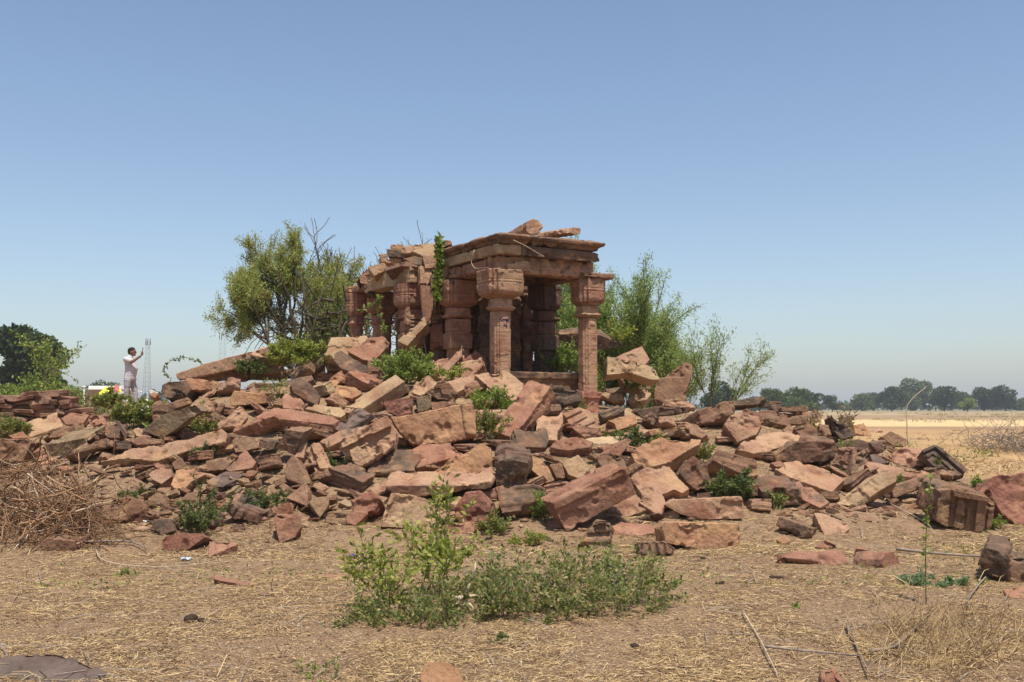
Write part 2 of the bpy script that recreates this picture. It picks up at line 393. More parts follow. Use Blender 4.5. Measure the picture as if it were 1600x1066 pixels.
def S(poly, az, el, T, col='P', name='stone_block', label=None, short=None, amp=0.013, extras=(), Y=None, dY=0.0, strata=0.007, jit=0.1):
    SN[0] += 1; seed = SN[0]; rng = random.Random(seed)
    cx = sum(p[0] for p in poly) / len(poly); cy = sum(p[1] for p in poly) / len(poly)
    lowp = max(poly, key=lambda p: p[1])
    if Y is None: Y = hit(min(max(lowp[0], -60), 1660), lowp[1]) + dY
    A = P(lowp[0], lowp[1], Y)
    a, e = R(az), R(el)
    n = np.array([math.sin(a) * math.cos(e), -math.cos(a) * math.cos(e), math.sin(e)])
    x = np.array([math.cos(a), math.sin(a), 0]); y = np.cross(n, x)
    def on(px, py):
        d = ray(px, py); return CAM + d * ((n @ (A - CAM)) / (n @ d))
    w3 = [on(*p) for p in poly]
    O = sum(w3) / len(w3)
    loc = lambda q: (float((q - O) @ x), float((q - O) @ y))
    pts = [loc(q) for q in w3]
    ext = max(max(p[0] for p in pts) - min(p[0] for p in pts), max(p[1] for p in pts) - min(p[1] for p in pts))
    bm = bmesh.new(); prism(bm, pts, 0, -T, rng, jit)
    for ep, d in extras:
        prism(bm, [loc(on(*p)) for p in ep], d, -min(0.08, T * 0.5))
    vox = min(max(ext / 75, 0.011), 0.019, T / 3.2)
    mw = Matrix(((x[0], y[0], n[0], O[0]), (x[1], y[1], n[1], O[1]), (x[2], y[2], n[2], O[2]), (0, 0, 0, 1)))
    amp *= rng.uniform(.8, 1.8)
    o = pend(name, bm, mw, vox, min(amp, T * 0.15), seed, min(strata, T * 0.06))
    setcol(o, col, 0.08, seed)
    noun = name.replace('_', ' ')
    if label: tag(o, label)
    o['category'] = {'stone_slab': 'stone slab', 'stone_block': 'stone block', 'carved_stone': 'carved stone', 'boulder': 'boulder'}.get(name, 'stone')
    ITEMS.append((o, cx, cy, CKEY[col][2], noun, short)); HPOLY.append(poly)
    return o
SL, BL, CA, BO, FR = 'stone_slab', 'stone_block', 'carved_stone', 'boulder', 'stone_fragment'

# --- left and centre of the mound
S([(400,652),(421,638),(459,639),(537,653),(520,664),(470,659),(430,654),(412,660)],-5,52,.26,'R',SL,'long pinkish red slab lying across the left of the mound over a dark hollow','long pinkish red slab',strata=.012,dY=-.35)
S([(518.6,670),(535,657),(560,636),(580,644),(574,653),(536,675)],-15,38,.14,'G',SL,'dark grey slab piece leaning on the right end of the long pinkish red slab','dark grey slab piece')
S([(537,636),(618,585),(633,596),(567,639)],-25,45,.22,'T',BL,'long tan squared beam slanting up to the right toward the bright green shrub','slanting tan beam',amp=.01)
S([(522,615),(526,602),(556,605),(567,615),(550,623),(528,618)],10,48,.34,'O',BL,'orange topped block with a dark shaded front below the slanting tan beam','orange topped block')
S([(514,607),(515,592),(533,579),(544,589),(521,605)],15,20,.3,'O',BL)
S([(522,553),(532,547),(559,564),(577,577),(566,588),(533,576),(522,564)],-8,22,.4,'D',BL,'dark brown squared block tipped down to the right under the purple slab','tipped dark brown block',amp=.012)
S([(512,578),(515,558),(521,554),(532,578)],20,30,.25,'P',FR)
S([(506,554),(517,527),(573,524),(580,540),(545,562),(515,560)],0,35,.25,'T',SL,'broad smooth pale tan slab on top of the mound in front of the hall','broad pale tan slab',amp=.01)
S([(542,549),(575,527),(599,525),(611,535),(585,566),(566,562)],6,36,.18,'R',SL,'broad purplish slab resting right of the pale tan slab in front of the hall','purplish slab')
S([(575,562),(583,570),(612,588),(594,598),(574,588)],0,15,.3,'B',BL)
S([(447,584),(481,561),(485,563),(483,575),(456,593)],-25,30,.2,'B',SL,'brown squared slab end tilted up beneath the yellow green shrub','tilted brown slab end',amp=.01)
S([(484,568),(497,557),(508,562),(504,572),(488,581)],5,15,.25,'D',BO)
S([(426,600),(459,591),(487,586),(491,593),(459,604)],-5,42,.14,'B',SL)
S([(455,602),(478,595),(491,608),(501,619),(497,634),(478,626),(459,614)],18,20,.4,'B',BO,'rough brown boulder with gouges behind the pitted pale block','gouged brown boulder',amp=.045)
S([(360,622),(366,611),(414,617),(416,630),(361,634)],4,6,.35,'O',BL,'smooth pinkish orange beam end lying level left of the pitted pale block','level orange beam end',amp=.008)
S([(391,607),(455,602),(459,615),(391,618)],0,20,.3,'P',BL)
S([(440,621),(447,614),(464,616),(482,631),(470,640),(443,638)],0,45,.3,'P',BL,'pale block with a pitted surface just above the long pinkish red slab','pitted pale block',amp=.03)
S([(477,639),(488,632),(533,637),(541,647),(532,653)],5,45,.2,'T',SL)
S([(402,582),(409,564),(437,564),(447,580),(445,583)],0,30,.3,'P',BL,'pink triangular slab standing above the long level beam on the left','pink triangular slab')
S([(393,554),(402,546),(421,540),(434,541),(436,551),(420,557),(405,558)],0,45,.35,'P',BO,'rounded pale pink boulder on the left crest against the sky','pale crest boulder',amp=.03)
S([(317,582),(330,579),(446,580),(447,594),(380,596),(330,596),(318,592)],-4,-8,.4,'B',BL,'long level brown beam on the left crest of the mound','long level brown beam',amp=.012)
S([(275,584),(330,566),(395,548),(433,540),(432,548),(366,577),(320,587),(278,594)],-12,2,.8,'P',SL,'long pale slab leaning up to the right on the left edge of the mound','long leaning pale slab',dY=.2,amp=.01)
S([(287,597),(293,592),(317,592),(342,597),(343,606),(327,611),(301,609),(287,605)],3,12,.4,'O',SL,'thick orange red slab perched beneath the long leaning pale slab','perched orange slab',dY=-.2,strata=.014)
S([(250,612),(252,601),(262,595),(291,595),(298,608),(288,624),(262,622),(253,621)],-8,12,.6,'B',BO,'big brown block with an undercut hollow on the far left of the crest','undercut brown block',dY=.1,amp=.035)
S([(233,617),(239,610),(248,616),(242,623)],10,20,.3,'O',BO)
S([(295,632),(312,620),(325,622),(341,629),(334,642),(315,648),(303,642)],8,25,.4,'P',BO,'pink faceted boulder below the perched orange slab','pink faceted boulder',amp=.03)
S([(334,640),(347,628),(352,632),(343,648),(333,652)],20,10,.3,'B',BL)
S([(237,633),(241,631),(262,632),(262,645),(242,657),(238,658)],-3,6,.35,'B',BL)
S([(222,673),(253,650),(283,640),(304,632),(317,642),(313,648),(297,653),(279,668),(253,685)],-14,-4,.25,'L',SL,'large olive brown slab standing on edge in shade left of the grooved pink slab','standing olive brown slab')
S([(331,671),(374,634),(380,635),(389,650),(372,671),(360,665)],22,30,.2,'P',CA,'pink slab with two carved grooves tilted up on the left slope','grooved pink slab',extras=[([(345,664),(377,638),(380,641),(348,667)],.02),([(352,667),(383,643),(387,650),(371,668)],.02)],amp=.01)
S([(150,722),(200,703),(255,693),(300,683),(345,670),(356,677),(352,690),(300,702),(268,713),(245,721),(200,717)],-6,45,.24,'P',SL,'very long pinkish slab sloping down to the left above the brushwood heap','very long sloping slab',amp=.03)
S([(362,690),(370,681),(397,684),(403,700),(367,708)],0,8,.3,'P',BL)
S([(321,720),(345,714),(365,708),(372,712),(352,734),(322,737)],-5,20,.3,'B',BL)
S([(352,732),(383,704),(400,722),(394,732),(358,737)],5,38,.3,'R',BO,'reddish pyramid shaped stone just above the flat grey slab','reddish pyramid stone')
S([(321,752),(352,736),(382,741),(349,760),(334,761)],0,66,.07,'G',SL,'thin flat grey slab lying on straw on the left slope','flat grey slab')
S([(266,757),(275,735),(291,733),(312,732),(323,741),(299,753),(289,764),(273,764)],0,45,.2,'O',BO,'knobbly orange stone left of the flat grey slab','knobbly orange stone',amp=.05)
S([(232,741),(242,733),(269,732),(270,744),(252,757),(237,749)],-5,35,.25,'P',BO)
S([(267,723),(283,714),(296,733),(273,734)],10,15,.25,'B',FR)
S([(153,810),(177,776),(200,777),(217,781),(246,803),(210,816)],5,28,.4,'B',BO,'weathered grey brown boulder at the right edge of the brushwood heap','weathered grey brown boulder',amp=.03)
S([(352,798),(361,783),(404,801),(403,819),(366,811)],-8,2,.3,'D',CA,'small dark carved block with worn figures facing the viewer on the left slope','worn figure block',extras=[([(356,796),(364,787),(372,792),(364,806)],.03),([(376,795),(384,797),(379,813),(371,811)],.04),([(389,800),(400,804),(398,817),(384,815)],.03)])
S([(370,783),(385,769),(402,780),(409,800),(396,798)],0,48,.15,'G',SL)
S([(307,824),(312,801),(325,795),(337,801),(333,820),(320,831)],-18,12,.22,'D',BL,'small dark block with a hollow end beside the cut green shrub','hollow ended dark block')
S([(250,843),(258,837),(282,833),(314,833),(322,839),(289,863),(255,860)],0,15,.3,'X',BL,'dark red block half sunk at the foot of the mound below the cut shrub','half sunk dark red block')
S([(326,846),(355,844),(373,850),(333,867),(325,872)],5,62,.1,'R',SL,'flat red stone flush with the ground right of the half sunk dark red block','flush flat red stone')
S([(236,823),(240,811),(262,810),(270,830),(252,837)],-8,10,.25,'D',FR)
S([(64,849),(72,841),(115,846),(117,859),(110,863),(68,861)],0,-4,.3,'B',BL,'flat topped brown block with a pebble on it below the brushwood heap','flat topped brown block')
S([(84,842),(88,837),(97,837),(99,843),(90,846)],0,20,.1,'R','pebble','small red pebble sitting on the flat topped brown block',None,dY=.1)
S([(112,845),(120,841),(131,846),(128,856),(114,856)],0,10,.2,'X',FR)
S([(427,809),(432,803),(464,800),(470,823),(462,840),(436,851)],8,14,.25,'R',BL,'pinkish upright block at the foot of the mound left of centre','pinkish upright block')
S([(482,785),(488,778),(515,774),(514,790),(500,810)],12,10,.3,'T',BO,'tan wedge shaped stone on straw below the stepped stone','tan wedge stone')
S([(539,815),(549,782),(578,763),(594,781),(589,791),(575,801),(555,821)],-8,32,.3,'R',SL,'greyish red triangular slab left of the leafy yellow green sapling','greyish triangular slab')
S([(597,760),(610,757),(680,758),(740,757),(768,751),(767,763),(735,767),(690,775),(645,777),(612,771)],-2,-16,.6,'P',BL,'long pale pink beam lying level behind the leafy saplings','long pale level beam',amp=.015)
S([(595,823),(612,771),(640,774),(664,779),(702,802),(680,828)],8,10,.4,'T',BL,'tan slab face standing under the left end of the long pale level beam','tan slab face',amp=.01)
S([(708,802),(728,771),(750,768),(764,790),(762,811),(752,824),(720,817)],-8,6,.4,'X',BO,'rounded dark red boulder with a rough face under the long pale level beam','rough dark red boulder',amp=.03)
S([(688,822),(706,814),(741,814),(750,821),(740,834),(697,836)],0,22,.3,'R',BL,'low red stone just behind the taller sapling','low red stone')
S([(531,700),(530,690),(598,656),(606,655),(619,674),(617,697),(600,713),(563,732),(553,729),(540,713)],4,14,.5,'P',CA,'large carved cornice stone with a rounded roll moulding, left of the orange ended block','carved cornice stone',
  extras=[([(528,692),(605,653),(613,661),(611,668),(534,703)],.11),([(546,704),(575,690),(579,711),(562,721),(550,722)],.06),([(586,693),(609,680),(617,697),(600,712),(592,706)],.06),([(551,724),(598,704),(600,712),(563,731)],.05)],amp=.008)
S([(477,704),(486,698),(501,698),(512,718),(522,738),(493,738),(486,722)],0,44,.3,'P',CA,'long pale stone with a stepped broken left edge sloping toward the viewer','stepped stone',extras=[([(487,700),(501,698),(522,738),(500,738)],.08)])
S([(459,714),(467,690),(480,691),(475,716)],8,25,.25,'P',BL)
S([(442,731),(456,714),(464,718),(482,755),(470,756),(449,748)],-22,25,.2,'B',SL,'brown channelled slab slanting down beside the stepped stone','channelled brown slab')
S([(447,778),(477,755),(482,761),(480,791),(461,783)],0,20,.3,'P',BL)
S([(428,796),(450,784),(453,802),(433,806)],0,10,.2,'R',FR)
S([(430,701),(447,671),(476,675),(460,713)],-18,-12,.25,'B',SL,'dark slab propped in the hollow under the long pinkish red slab','propped dark slab')
S([(405,685),(432,690),(428,702),(404,700)],0,0,.3,'D',BL)
S([(500,690),(530,672),(560,668),(600,655),(532,690),(512,700)],-5,40,.2,'P',SL)
S([(595,627),(644,620),(646,645),(622,651),(606,645)],3,6,.3,'X',BL,'dark red block with a rough split face right of the slanting tan beam','split faced dark red block',amp=.03,strata=.02)
S([(651,621),(673,617),(673,636),(668,642),(652,644)],5,6,.3,'L',BL)
S([(672,628),(708,626),(711,633),(675,641)],0,10,.3,'P',BL)
S([(641,609),(650,594),(671,584),(683,597),(680,606),(667,613),(658,619),(644,614)],-2,35,.4,'T',BO,'big pale tan boulder just right of the bright green shrub','pale tan boulder',amp=.035)
S([(664,614),(681,601),(701,598),(716,615),(709,627),(684,626)],3,2,.4,'B',BO)
S([(695,597),(729,588),(747,582),(741,595),(728,607),(713,614),(706,607)],-8,45,.16,'P',SL,'curved pink slab rising to the right below the left front pillar','curved pink slab')
S([(647,583),(668,579),(687,584),(690,591),(672,586),(650,592)],0,48,.2,'T',SL)
S([(710,626),(715,622),(775,624),(776,632),(712,632)],0,18,.3,'T',BL,'slim pale beam lying level above the orange ended block','slim pale beam')
S([(610,651),(628,650),(670,643),(708,635),(720,633),(740,634),(743,681),(695,692),(644,697),(627,681)],5,8,.5,'O',BL,'very large block with a bright orange broken right end in the middle of the mound','orange ended block',extras=[([(722,633),(740,634),(743,681),(729,677)],.04)],amp=.022)
S([(645,703),(658,695),(702,692),(727,710),(681,722),(650,731)],-4,42,.3,'R',BL,'smooth salmon pink block crossed by thin shadows below the orange ended block','salmon pink block',amp=.012)
S([(658,743),(684,730),(708,713),(735,704),(752,692),(769,700),(768,743)],0,20,.35,'O',SL,'broad arched ochre slab right of the salmon pink block','arched ochre slab',amp=.02)
S([(769,674),(824,594),(830,593),(862,603),(820,661),(799,684)],-24,42,.36,'R',SL,'great tilted pinkish red slab in front of the pavilion opening','great tilted red slab',amp=.013)
S([(838,656),(843,650),(878,645),(882,658),(872,674),(871,688),(852,688),(837,681)],2,50,.5,'P',BL,'bright pale block with a dark front right of the great tilted red slab','bright pale block',amp=.02)
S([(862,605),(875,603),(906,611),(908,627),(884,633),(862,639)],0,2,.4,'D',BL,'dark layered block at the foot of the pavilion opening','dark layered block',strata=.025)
S([(878,646),(906,636),(923,642),(939,670),(899,667),(886,658)],8,30,.3,'P',CA,'pale carved ribbed stone in front of the red right pillar base','pale ribbed stone',extras=[([(880,650),(906,638),(909,643),(884,655)],.035),([(886,660),(914,646),(917,652),(890,666)],.035),([(900,667),(925,652),(930,660),(910,668)],.03)])
S([(892,667),(903,663),(940,671),(940,681),(913,684),(900,674)],0,30,.3,'R',BL)
S([(772,723),(790,716),(826,722),(826,741),(821,765),(778,765)],-3,-16,.6,'D',BL,'dark rough fronted block with a pale cap below the great tilted red slab','rough fronted dark block',amp=.035,strata=.03)
S([(824,719),(830,711),(853,721),(867,751),(855,755),(826,731)],14,25,.3,'O',BL)
S([(784,712),(806,696),(817,705),(822,722),(800,716)],-5,40,.25,'B',SL)
S([(858,725),(878,722),(885,747),(869,748)],5,15,.3,'B',BL)
S([(879,724),(903,711),(921,732),(907,748),(889,742)],4,30,.35,'T',BO,'tan triangular stone left of the bright orange slab','tan triangular stone')
S([(899,691),(915,686),(950,682),(980,683),(965,691),(940,698),(915,697)],0,64,.2,'T',SL,'flat tan slab lying level below the pale ribbed stone','flat tan slab')
S([(945,709),(980,684),(988,688),(969,713)],12,8,.3,'R',BL)
S([(985,709),(1004,694),(1041,681),(1054,684),(1097,686),(1093,695),(1079,702),(1047,722),(1010,732),(996,726)],-6,45,.24,'O',SL,'broad bright orange pink slab tilted toward the viewer right of centre','bright orange pink slab',amp=.016)
S([(985,747),(1001,735),(1035,728),(1047,729),(1077,764),(1066,771),(1054,765),(1035,772),(1043,790),(1033,808),(1021,801),(999,785),(1003,772)],4,44,.2,'P',SL,'flat pink slab of forked outline below the bright orange pink slab','forked pink slab',amp=.02)
S([(862,788),(978,731),(995,773),(940,801),(885,833)],17,-6,.42,'R',BL,'big squared red block, grooved along its upper edge, tilted up to the right','big squared red block',extras=[([(860,785),(978,728),(983,741),(866,799)],.025)],amp=.01)
S([(930,714),(948,706),(972,716),(978,728),(945,735)],-8,35,.25,'B',CA)
S([(908,847),(933,809),(949,812),(962,826),(949,860),(927,857)],5,20,.25,'B',CA,'small carved stepped stone standing at the foot of the big squared red block','stepped carved stone',extras=[([(930,812),(948,813),(951,820),(926,822)],.05),([(921,826),(955,825),(957,833),(916,835)],.04),([(914,840),(953,842),(951,850),(910,848)],.03)])
S([(946,829),(970,815),(1020,822),(1024,832),(998,838),(958,835)],0,50,.2,'R',SL)
S([(993,844),(1040,845),(1058,856),(1050,868),(1000,870)],-3,18,.3,'B',CA,'brown ribbed stone behind the right end of the low bush','brown ribbed stone',extras=[([(1000+i*12,847),(1006+i*12,847),(1010+i*12,866),(1003+i*12,866)],.03) for i in range(4)])
S([(1035,829),(1039,815),(1156,818),(1158,838),(1153,858),(1090,859),(1040,849)],3,4,.45,'O',BL,'reddish rectangular block at the right front foot of the mound, lower of two in line','lower front block',amp=.016)
S([(1039,789),(1051,781),(1159,775),(1165,790),(1161,812),(1090,813),(1057,801)],2,6,.4,'P',BL,'pinkish brown rectangular block just above the lower front block','upper front block',amp=.016)
S([(1063,740),(1083,716),(1102,722),(1114,760),(1089,766),(1072,753)],8,15,.35,'B',BO,'brown rock left of the dense green shrub on the right slope','brown rock',amp=.035)
S([(1020,632),(1024,598),(1047,581),(1073,564),(1082,570),(1083,581),(1073,609),(1074,626),(1061,630),(1038,630)],-6,16,.16,'B',SL,'tall pointed slab standing upright on the right crest against the sky','tall pointed upright slab',amp=.014)
S([(950,557),(990,563),(1027,577),(1031,594),(1020,594),(985,583),(948,586)],10,18,.4,'T',BL,'big tan moulded block right of the pavilion base','tan moulded block',amp=.012)
S([(963,558),(1003,541),(1015,562),(1006,571),(986,568)],10,32,.3,'P',BL,'pink broken block lying on top of the tan moulded block','pink broken block',dY=.3)
S([(871,523),(905,520),(940,524),(975,539),(960,546),(900,545),(875,537)],0,-18,.5,'B',SL,'thin flat slab lying tilted behind the right front pillar','slab behind the pillar',Y=20.8)
S([(992,642),(1025,636),(1055,636),(1078,637),(1075,644),(1042,651),(1004,653)],0,2,.4,'D',BL,'dark flat block below the tall pointed upright slab','dark flat block')
S([(1034,631),(1041,622),(1054,623),(1082,629),(1088,637),(1061,638),(1051,634)],-3,36,.15,'P',SL,'pale splintered slab like driftwood below the tall pointed upright slab','pale splintered slab',strata=.03)
S([(948,657),(990,646),(997,656),(996,662),(979,668),(964,673),(960,662)],5,25,.3,'O',BL,'orange squared block in front of the right pillar base','orange squared block',amp=.012)
S([(934,645),(965,632),(977,640),(966,648),(942,655)],-5,30,.25,'B',CA,'brown stone with two straight carved lines right of the red pillar base','two lined stone',extras=[([(938,646),(964,636),(966,638),(941,649)],.02),([(942,652),(968,641),(971,643),(945,655)],.02)])
S([(1004,657),(1007,650),(1018,643),(1033,652),(1021,665),(1010,659)],-4,18,.3,'B',CA,'small ornate rounded stone under the dark flat block','ornate rounded stone')
S([(979,624),(1011,605),(1017,616),(1010,624),(983,630)],-5,40,.2,'T',SL)
S([(938,616),(945,612),(972,615),(978,626),(957,627)],3,20,.3,'T',BL)
S([(945,607),(975,604),(979,612),(950,615)],0,20,.3,'L',SL)
S([(969,593),(987,585),(1017,595),(1016,609),(983,609)],5,8,.4,'B',BO)
S([(1013,672),(1032,668),(1030,678),(1016,682)],0,10,.25,'O',FR)
S([(1035,673),(1061,667),(1074,678),(1068,682),(1037,682)],0,8,.3,'B',BL)
S([(1068,665),(1073,660),(1089,664),(1105,679),(1097,686),(1078,678)],-18,22,.25,'P',BL)
S([(640,655),(690,655),(690,672),(650,680)],0,0,.2,'P',FR)
S([(706,590),(720,566),(752,558),(757,570),(735,590),(715,596)],-5,30,.3,'P',BO)
S([(722,562),(742,548),(760,560),(756,580),(730,582)],5,20,.35,'X',BO,'rough reddish boulder at the foot of the left front pillar','boulder at the pillar foot',amp=.035)
S([(690,575),(715,548),(722,540),(722,556),(700,580)],-15,35,.2,'P',CA)
S([(742,586),(760,582),(790,579),(818,600),(815,622),(790,628),(765,606)],5,35,.3,'P',BO,'smooth pale pink boulder against the foot of the left front pillar','smooth pale pink boulder',amp=.02)
# --- right slope
S([(1125,629),(1156,625),(1190,618),(1198,622),(1184,632),(1148,634)],-3,15,.35,'D',SL,'dark flat slab topping the right end of the rubble against the sky','dark topping slab')
S([(1121,646),(1127,628),(1146,634),(1149,643),(1137,652)],-8,12,.3,'D',BL)
S([(1184,629),(1200,627),(1222,628),(1221,635),(1190,637)],0,5,.3,'B',BL)
S([(1204,635),(1220,632),(1222,643),(1210,643)],0,15,.25,'G',BL)
S([(1222,636),(1262,634),(1263,643),(1222,643)],2,5,.3,'B',BL,'low brown squared block on the right crest with bushes behind','low squared crest block',amp=.01)
S([(1212,646),(1265,644),(1265,652),(1227,655)],0,15,.3,'P',SL)
S([(1225,657),(1241,651),(1263,649),(1266,662),(1253,663),(1229,663)],8,5,.3,'B',CA,'brown block with a grooved right end below the right crest','grooved end block',extras=[([(1252+i*4,651),(1254+i*4,651),(1256+i*4,662),(1254+i*4,662)],.02) for i in range(3)])
S([(1265,645),(1274,639),(1285,651),(1282,660),(1267,657)],5,20,.3,'B',BO,'brown wedge stone at the right end of the crest','brown wedge')
S([(1131,663),(1143,647),(1159,644),(1185,652),(1190,666),(1182,679),(1166,686),(1152,692),(1145,682)],-6,25,.5,'P',BO,'big pale pink boulder with a brown right half on the right slope','big two toned boulder',amp=.04)
S([(1146,701),(1167,686),(1198,677),(1224,674),(1248,679),(1254,687),(1229,696),(1198,705),(1177,708)],-6,50,.24,'P',SL,'long rounded pinkish slab overhanging a dark gap on the right slope','long rounded slab',amp=.018)
S([(1238,667),(1262,661),(1279,672),(1281,680),(1256,688),(1250,680)],3,35,.25,'B',SL)
S([(1211,712),(1241,692),(1276,689),(1305,692),(1309,711),(1287,721),(1253,722),(1213,719)],0,-8,.6,'B',BL,'big brown block with a black weathered top on the right slope','black topped block',amp=.03)
S([(1211,733),(1224,722),(1245,720),(1290,733),(1321,749),(1300,769),(1270,758),(1235,746)],4,58,.16,'P',SL,'large flat pink slab with dark stains lying level on the right slope','stained flat slab',amp=.012)
S([(1190,769),(1215,760),(1252,764),(1254,783),(1248,790),(1221,790),(1195,786)],3,-14,.5,'B',BL,'thick pinkish block behind a leafy stump on the lower right slope','block behind the stump')
S([(1160,760),(1190,756),(1193,777),(1170,774)],-5,5,.3,'B',BL)
S([(1226,756),(1253,750),(1269,760),(1297,785),(1282,794),(1256,782)],6,50,.13,'R',SL,'thin pink slab slanting down to the right beside the stump block','thin slanting slab')
S([(1212,820),(1218,807),(1238,814),(1269,826),(1266,839),(1250,842)],-26,4,.35,'B',BL,'small dark brown block on the ground at the right foot of the mound','small dark ground block')
S([(1271,801),(1288,802),(1324,816),(1329,825),(1320,836),(1288,837)],3,45,.26,'P',BO,'smooth half round pink stone right of the small dark ground block','half round pink stone',amp=.012)
S([(1209,870),(1244,861),(1282,862),(1314,861),(1325,880),(1282,885),(1280,876),(1248,873)],4,56,.2,'R',SL,'flat wedge shaped red slab lying alone on the bare ground at right','flat red wedge slab')
S([(1274,855),(1291,841),(1310,850),(1309,859)],0,22,.2,'R',BO)
S([(1377,889),(1377,874),(1384,863),(1394,862),(1403,870),(1407,882),(1402,888)],42,6,.32,'R','column_drum','broken round column drum lying on its side on bare ground at right','broken column drum',amp=.006,jit=.02)
S([(1334,861),(1339,852),(1358,857),(1360,869),(1337,872)],-20,12,.4,'R',CA,'fluted red stone piece just left of the broken column drum','fluted red piece',extras=[([(1337,855),(1358,859),(1358,862),(1336,859)],.03),([(1336,863),(1359,865),(1359,868),(1337,868)],.03)])
S([(1214,844),(1225,836),(1234,847),(1222,851)],0,25,.12,'O',FR)
S([(1304,788),(1352,748),(1377,737),(1402,737),(1401,752),(1371,770),(1338,792)],-12,28,.28,'T',BL,'thick tan beam sloping down to the left on the lower right slope','thick tan beam',amp=.018)
S([(1392,761),(1428,750),(1467,737),(1474,748),(1471,758),(1449,761),(1418,770),(1397,779)],8,12,.35,'B',BL,'brown beam bridging a dark gap right of the thick tan beam','brown bridging beam',amp=.014)
S([(1350,725),(1359,720),(1395,729),(1446,736),(1458,741),(1435,747),(1404,744),(1367,740)],0,42,.15,'P',SL,'long thin pink slab above the brown bridging beam','long thin pink slab')
S([(1301,728),(1307,700),(1339,699),(1340,725),(1328,734)],10,14,.35,'B',CA,'brown carved pillar piece with rounded shoulders on the right slope','carved pillar piece',extras=[([(1310,702),(1330,702),(1326,726),(1312,722)],.03)])
S([(1339,709),(1359,700),(1360,719),(1350,725),(1331,742)],18,14,.3,'B',CA,'brown scroll carved stone beside the carved pillar piece','scroll stone',extras=[([(1341,708+i*4),(1350,706+i*4),(1350,708+i*4),(1341,710+i*4)],.025) for i in range(4)])
S([(1314,697),(1322,688),(1345,686),(1359,692),(1371,708),(1359,708)],-2,6,.5,'D',BL,'dark flat topped block behind the carved pillar piece','dark flat topped block')
S([(1360,693),(1384,688),(1388,703),(1373,709)],12,4,.3,'D',CA)
S([(1359,710),(1370,710),(1391,725),(1364,723)],0,48,.12,'G',SL,'slate grey slab wedged right of the scroll stone','slate grey slab')
S([(1378,683),(1392,674),(1417,686),(1416,697),(1398,697),(1388,691)],3,15,.35,'B',BL)
S([(1378,713),(1415,698),(1438,700),(1458,728),(1409,728)],0,34,.3,'P',BO,'broad pinkish mound of stone left of the dark angled frame','broad pinkish stone',amp=.03)
S([(1438,707),(1459,697),(1478,712),(1510,738),(1497,744),(1459,728)],2,36,.16,'D',CA,'dark carved door frame corner lying tilted at the right edge of the rubble','dark angled frame',extras=[([(1438,707),(1459,697),(1463,700),(1442,710)],.06),([(1456,698),(1462,697),(1510,736),(1505,741)],.06),([(1445,712),(1458,706),(1490,733),(1486,736),(1457,711),(1448,716)],.04)])
S([(1333,665),(1350,661),(1363,682),(1353,681),(1336,677)],0,18,.3,'O',BL)
S([(1296,649),(1308,654),(1340,680),(1315,688),(1302,673)],-3,10,.4,'D',BO,'dark jumbled rock at the right end of the crest','dark jumbled rock',amp=.05)
S([(1311,652),(1328,650),(1334,664),(1320,668)],5,20,.3,'B',BL)
S([(1280,662),(1294,664),(1300,680),(1280,683)],5,25,.3,'B',BL)
S([(1453,801),(1466,762),(1479,759),(1537,771),(1556,785),(1545,827),(1524,831),(1473,821)],2,-8,.5,'B',CA,'carved miniature shrine block with pilasters and a dark niche at right','miniature shrine block',
  extras=[([(1464,765),(1482,763),(1477,822),(1459,812)],.07),([(1494,773),(1506,775),(1502,826),(1489,823)],.05),([(1486,764),(1540,775),(1539,783),(1485,773)],.09),([(1525,781),(1538,784),(1532,829),(1520,830)],.06),([(1544,785),(1555,787),(1547,823),(1539,825)],.04),([(1510,798),(1516,799),(1514,828),(1508,827)],.02)],amp=.012)
S([(1528,770),(1540,752),(1560,742),(1600,738),(1640,742),(1640,817),(1590,820),(1565,802),(1552,782)],-3,14,.9,'X',BO,'large rough red boulder cut off by the right edge of the picture','large red edge boulder',amp=.05)
S([(1528,883),(1540,856),(1577,866),(1578,911),(1562,908),(1533,897)],-28,-6,.7,'B',CA,'squared brown block with a channel along its top at the right edge','channelled edge block',amp=.014)
S([(1579,866),(1612,863),(1612,911),(1580,911)],12,6,.4,'B',BL)
S([(1568,921),(1590,916),(1615,922),(1600,936),(1575,933)],0,70,.06,'R',SL)
S([(657,1054),(668,1035),(690,1032),(715,1045),(724,1066),(710,1090),(660,1090)],0,42,.25,'O',BO,'pale orange rock at the bottom edge below the low bush','bottom edge rock',amp=.03)
S([(1287,1046),(1291,1040),(1302,1043),(1335,1074),(1284,1080)],-3,26,.2,'R',FR,'pointed red stone poking up from straw at the bottom right edge','pointed red stone')
S([(-20,1024),(90,1019),(140,1036),(165,1050),(140,1064),(60,1070),(-20,1064)],0,76,.12,'G',SL,'dark grey slab flush with the ground in the bottom left corner','corner grey slab',amp=.004)
S([(338,899),(402,911),(397,918),(328,904)],0,80,.1,'R',SL,'narrow red stone strip sunk in the ground left of centre','sunk red strip')
S([(430,896),(538,898),(534,904),(440,902)],0,80,.1,'P',SL,'narrow pink stone strip sunk in the ground left of the low bush','sunk pink strip')
S([(100,999),(125,990),(131,1000),(106,1007)],0,80,.06,'G',SL,'small grey flat stone on the bare ground at left','small grey flat stone')
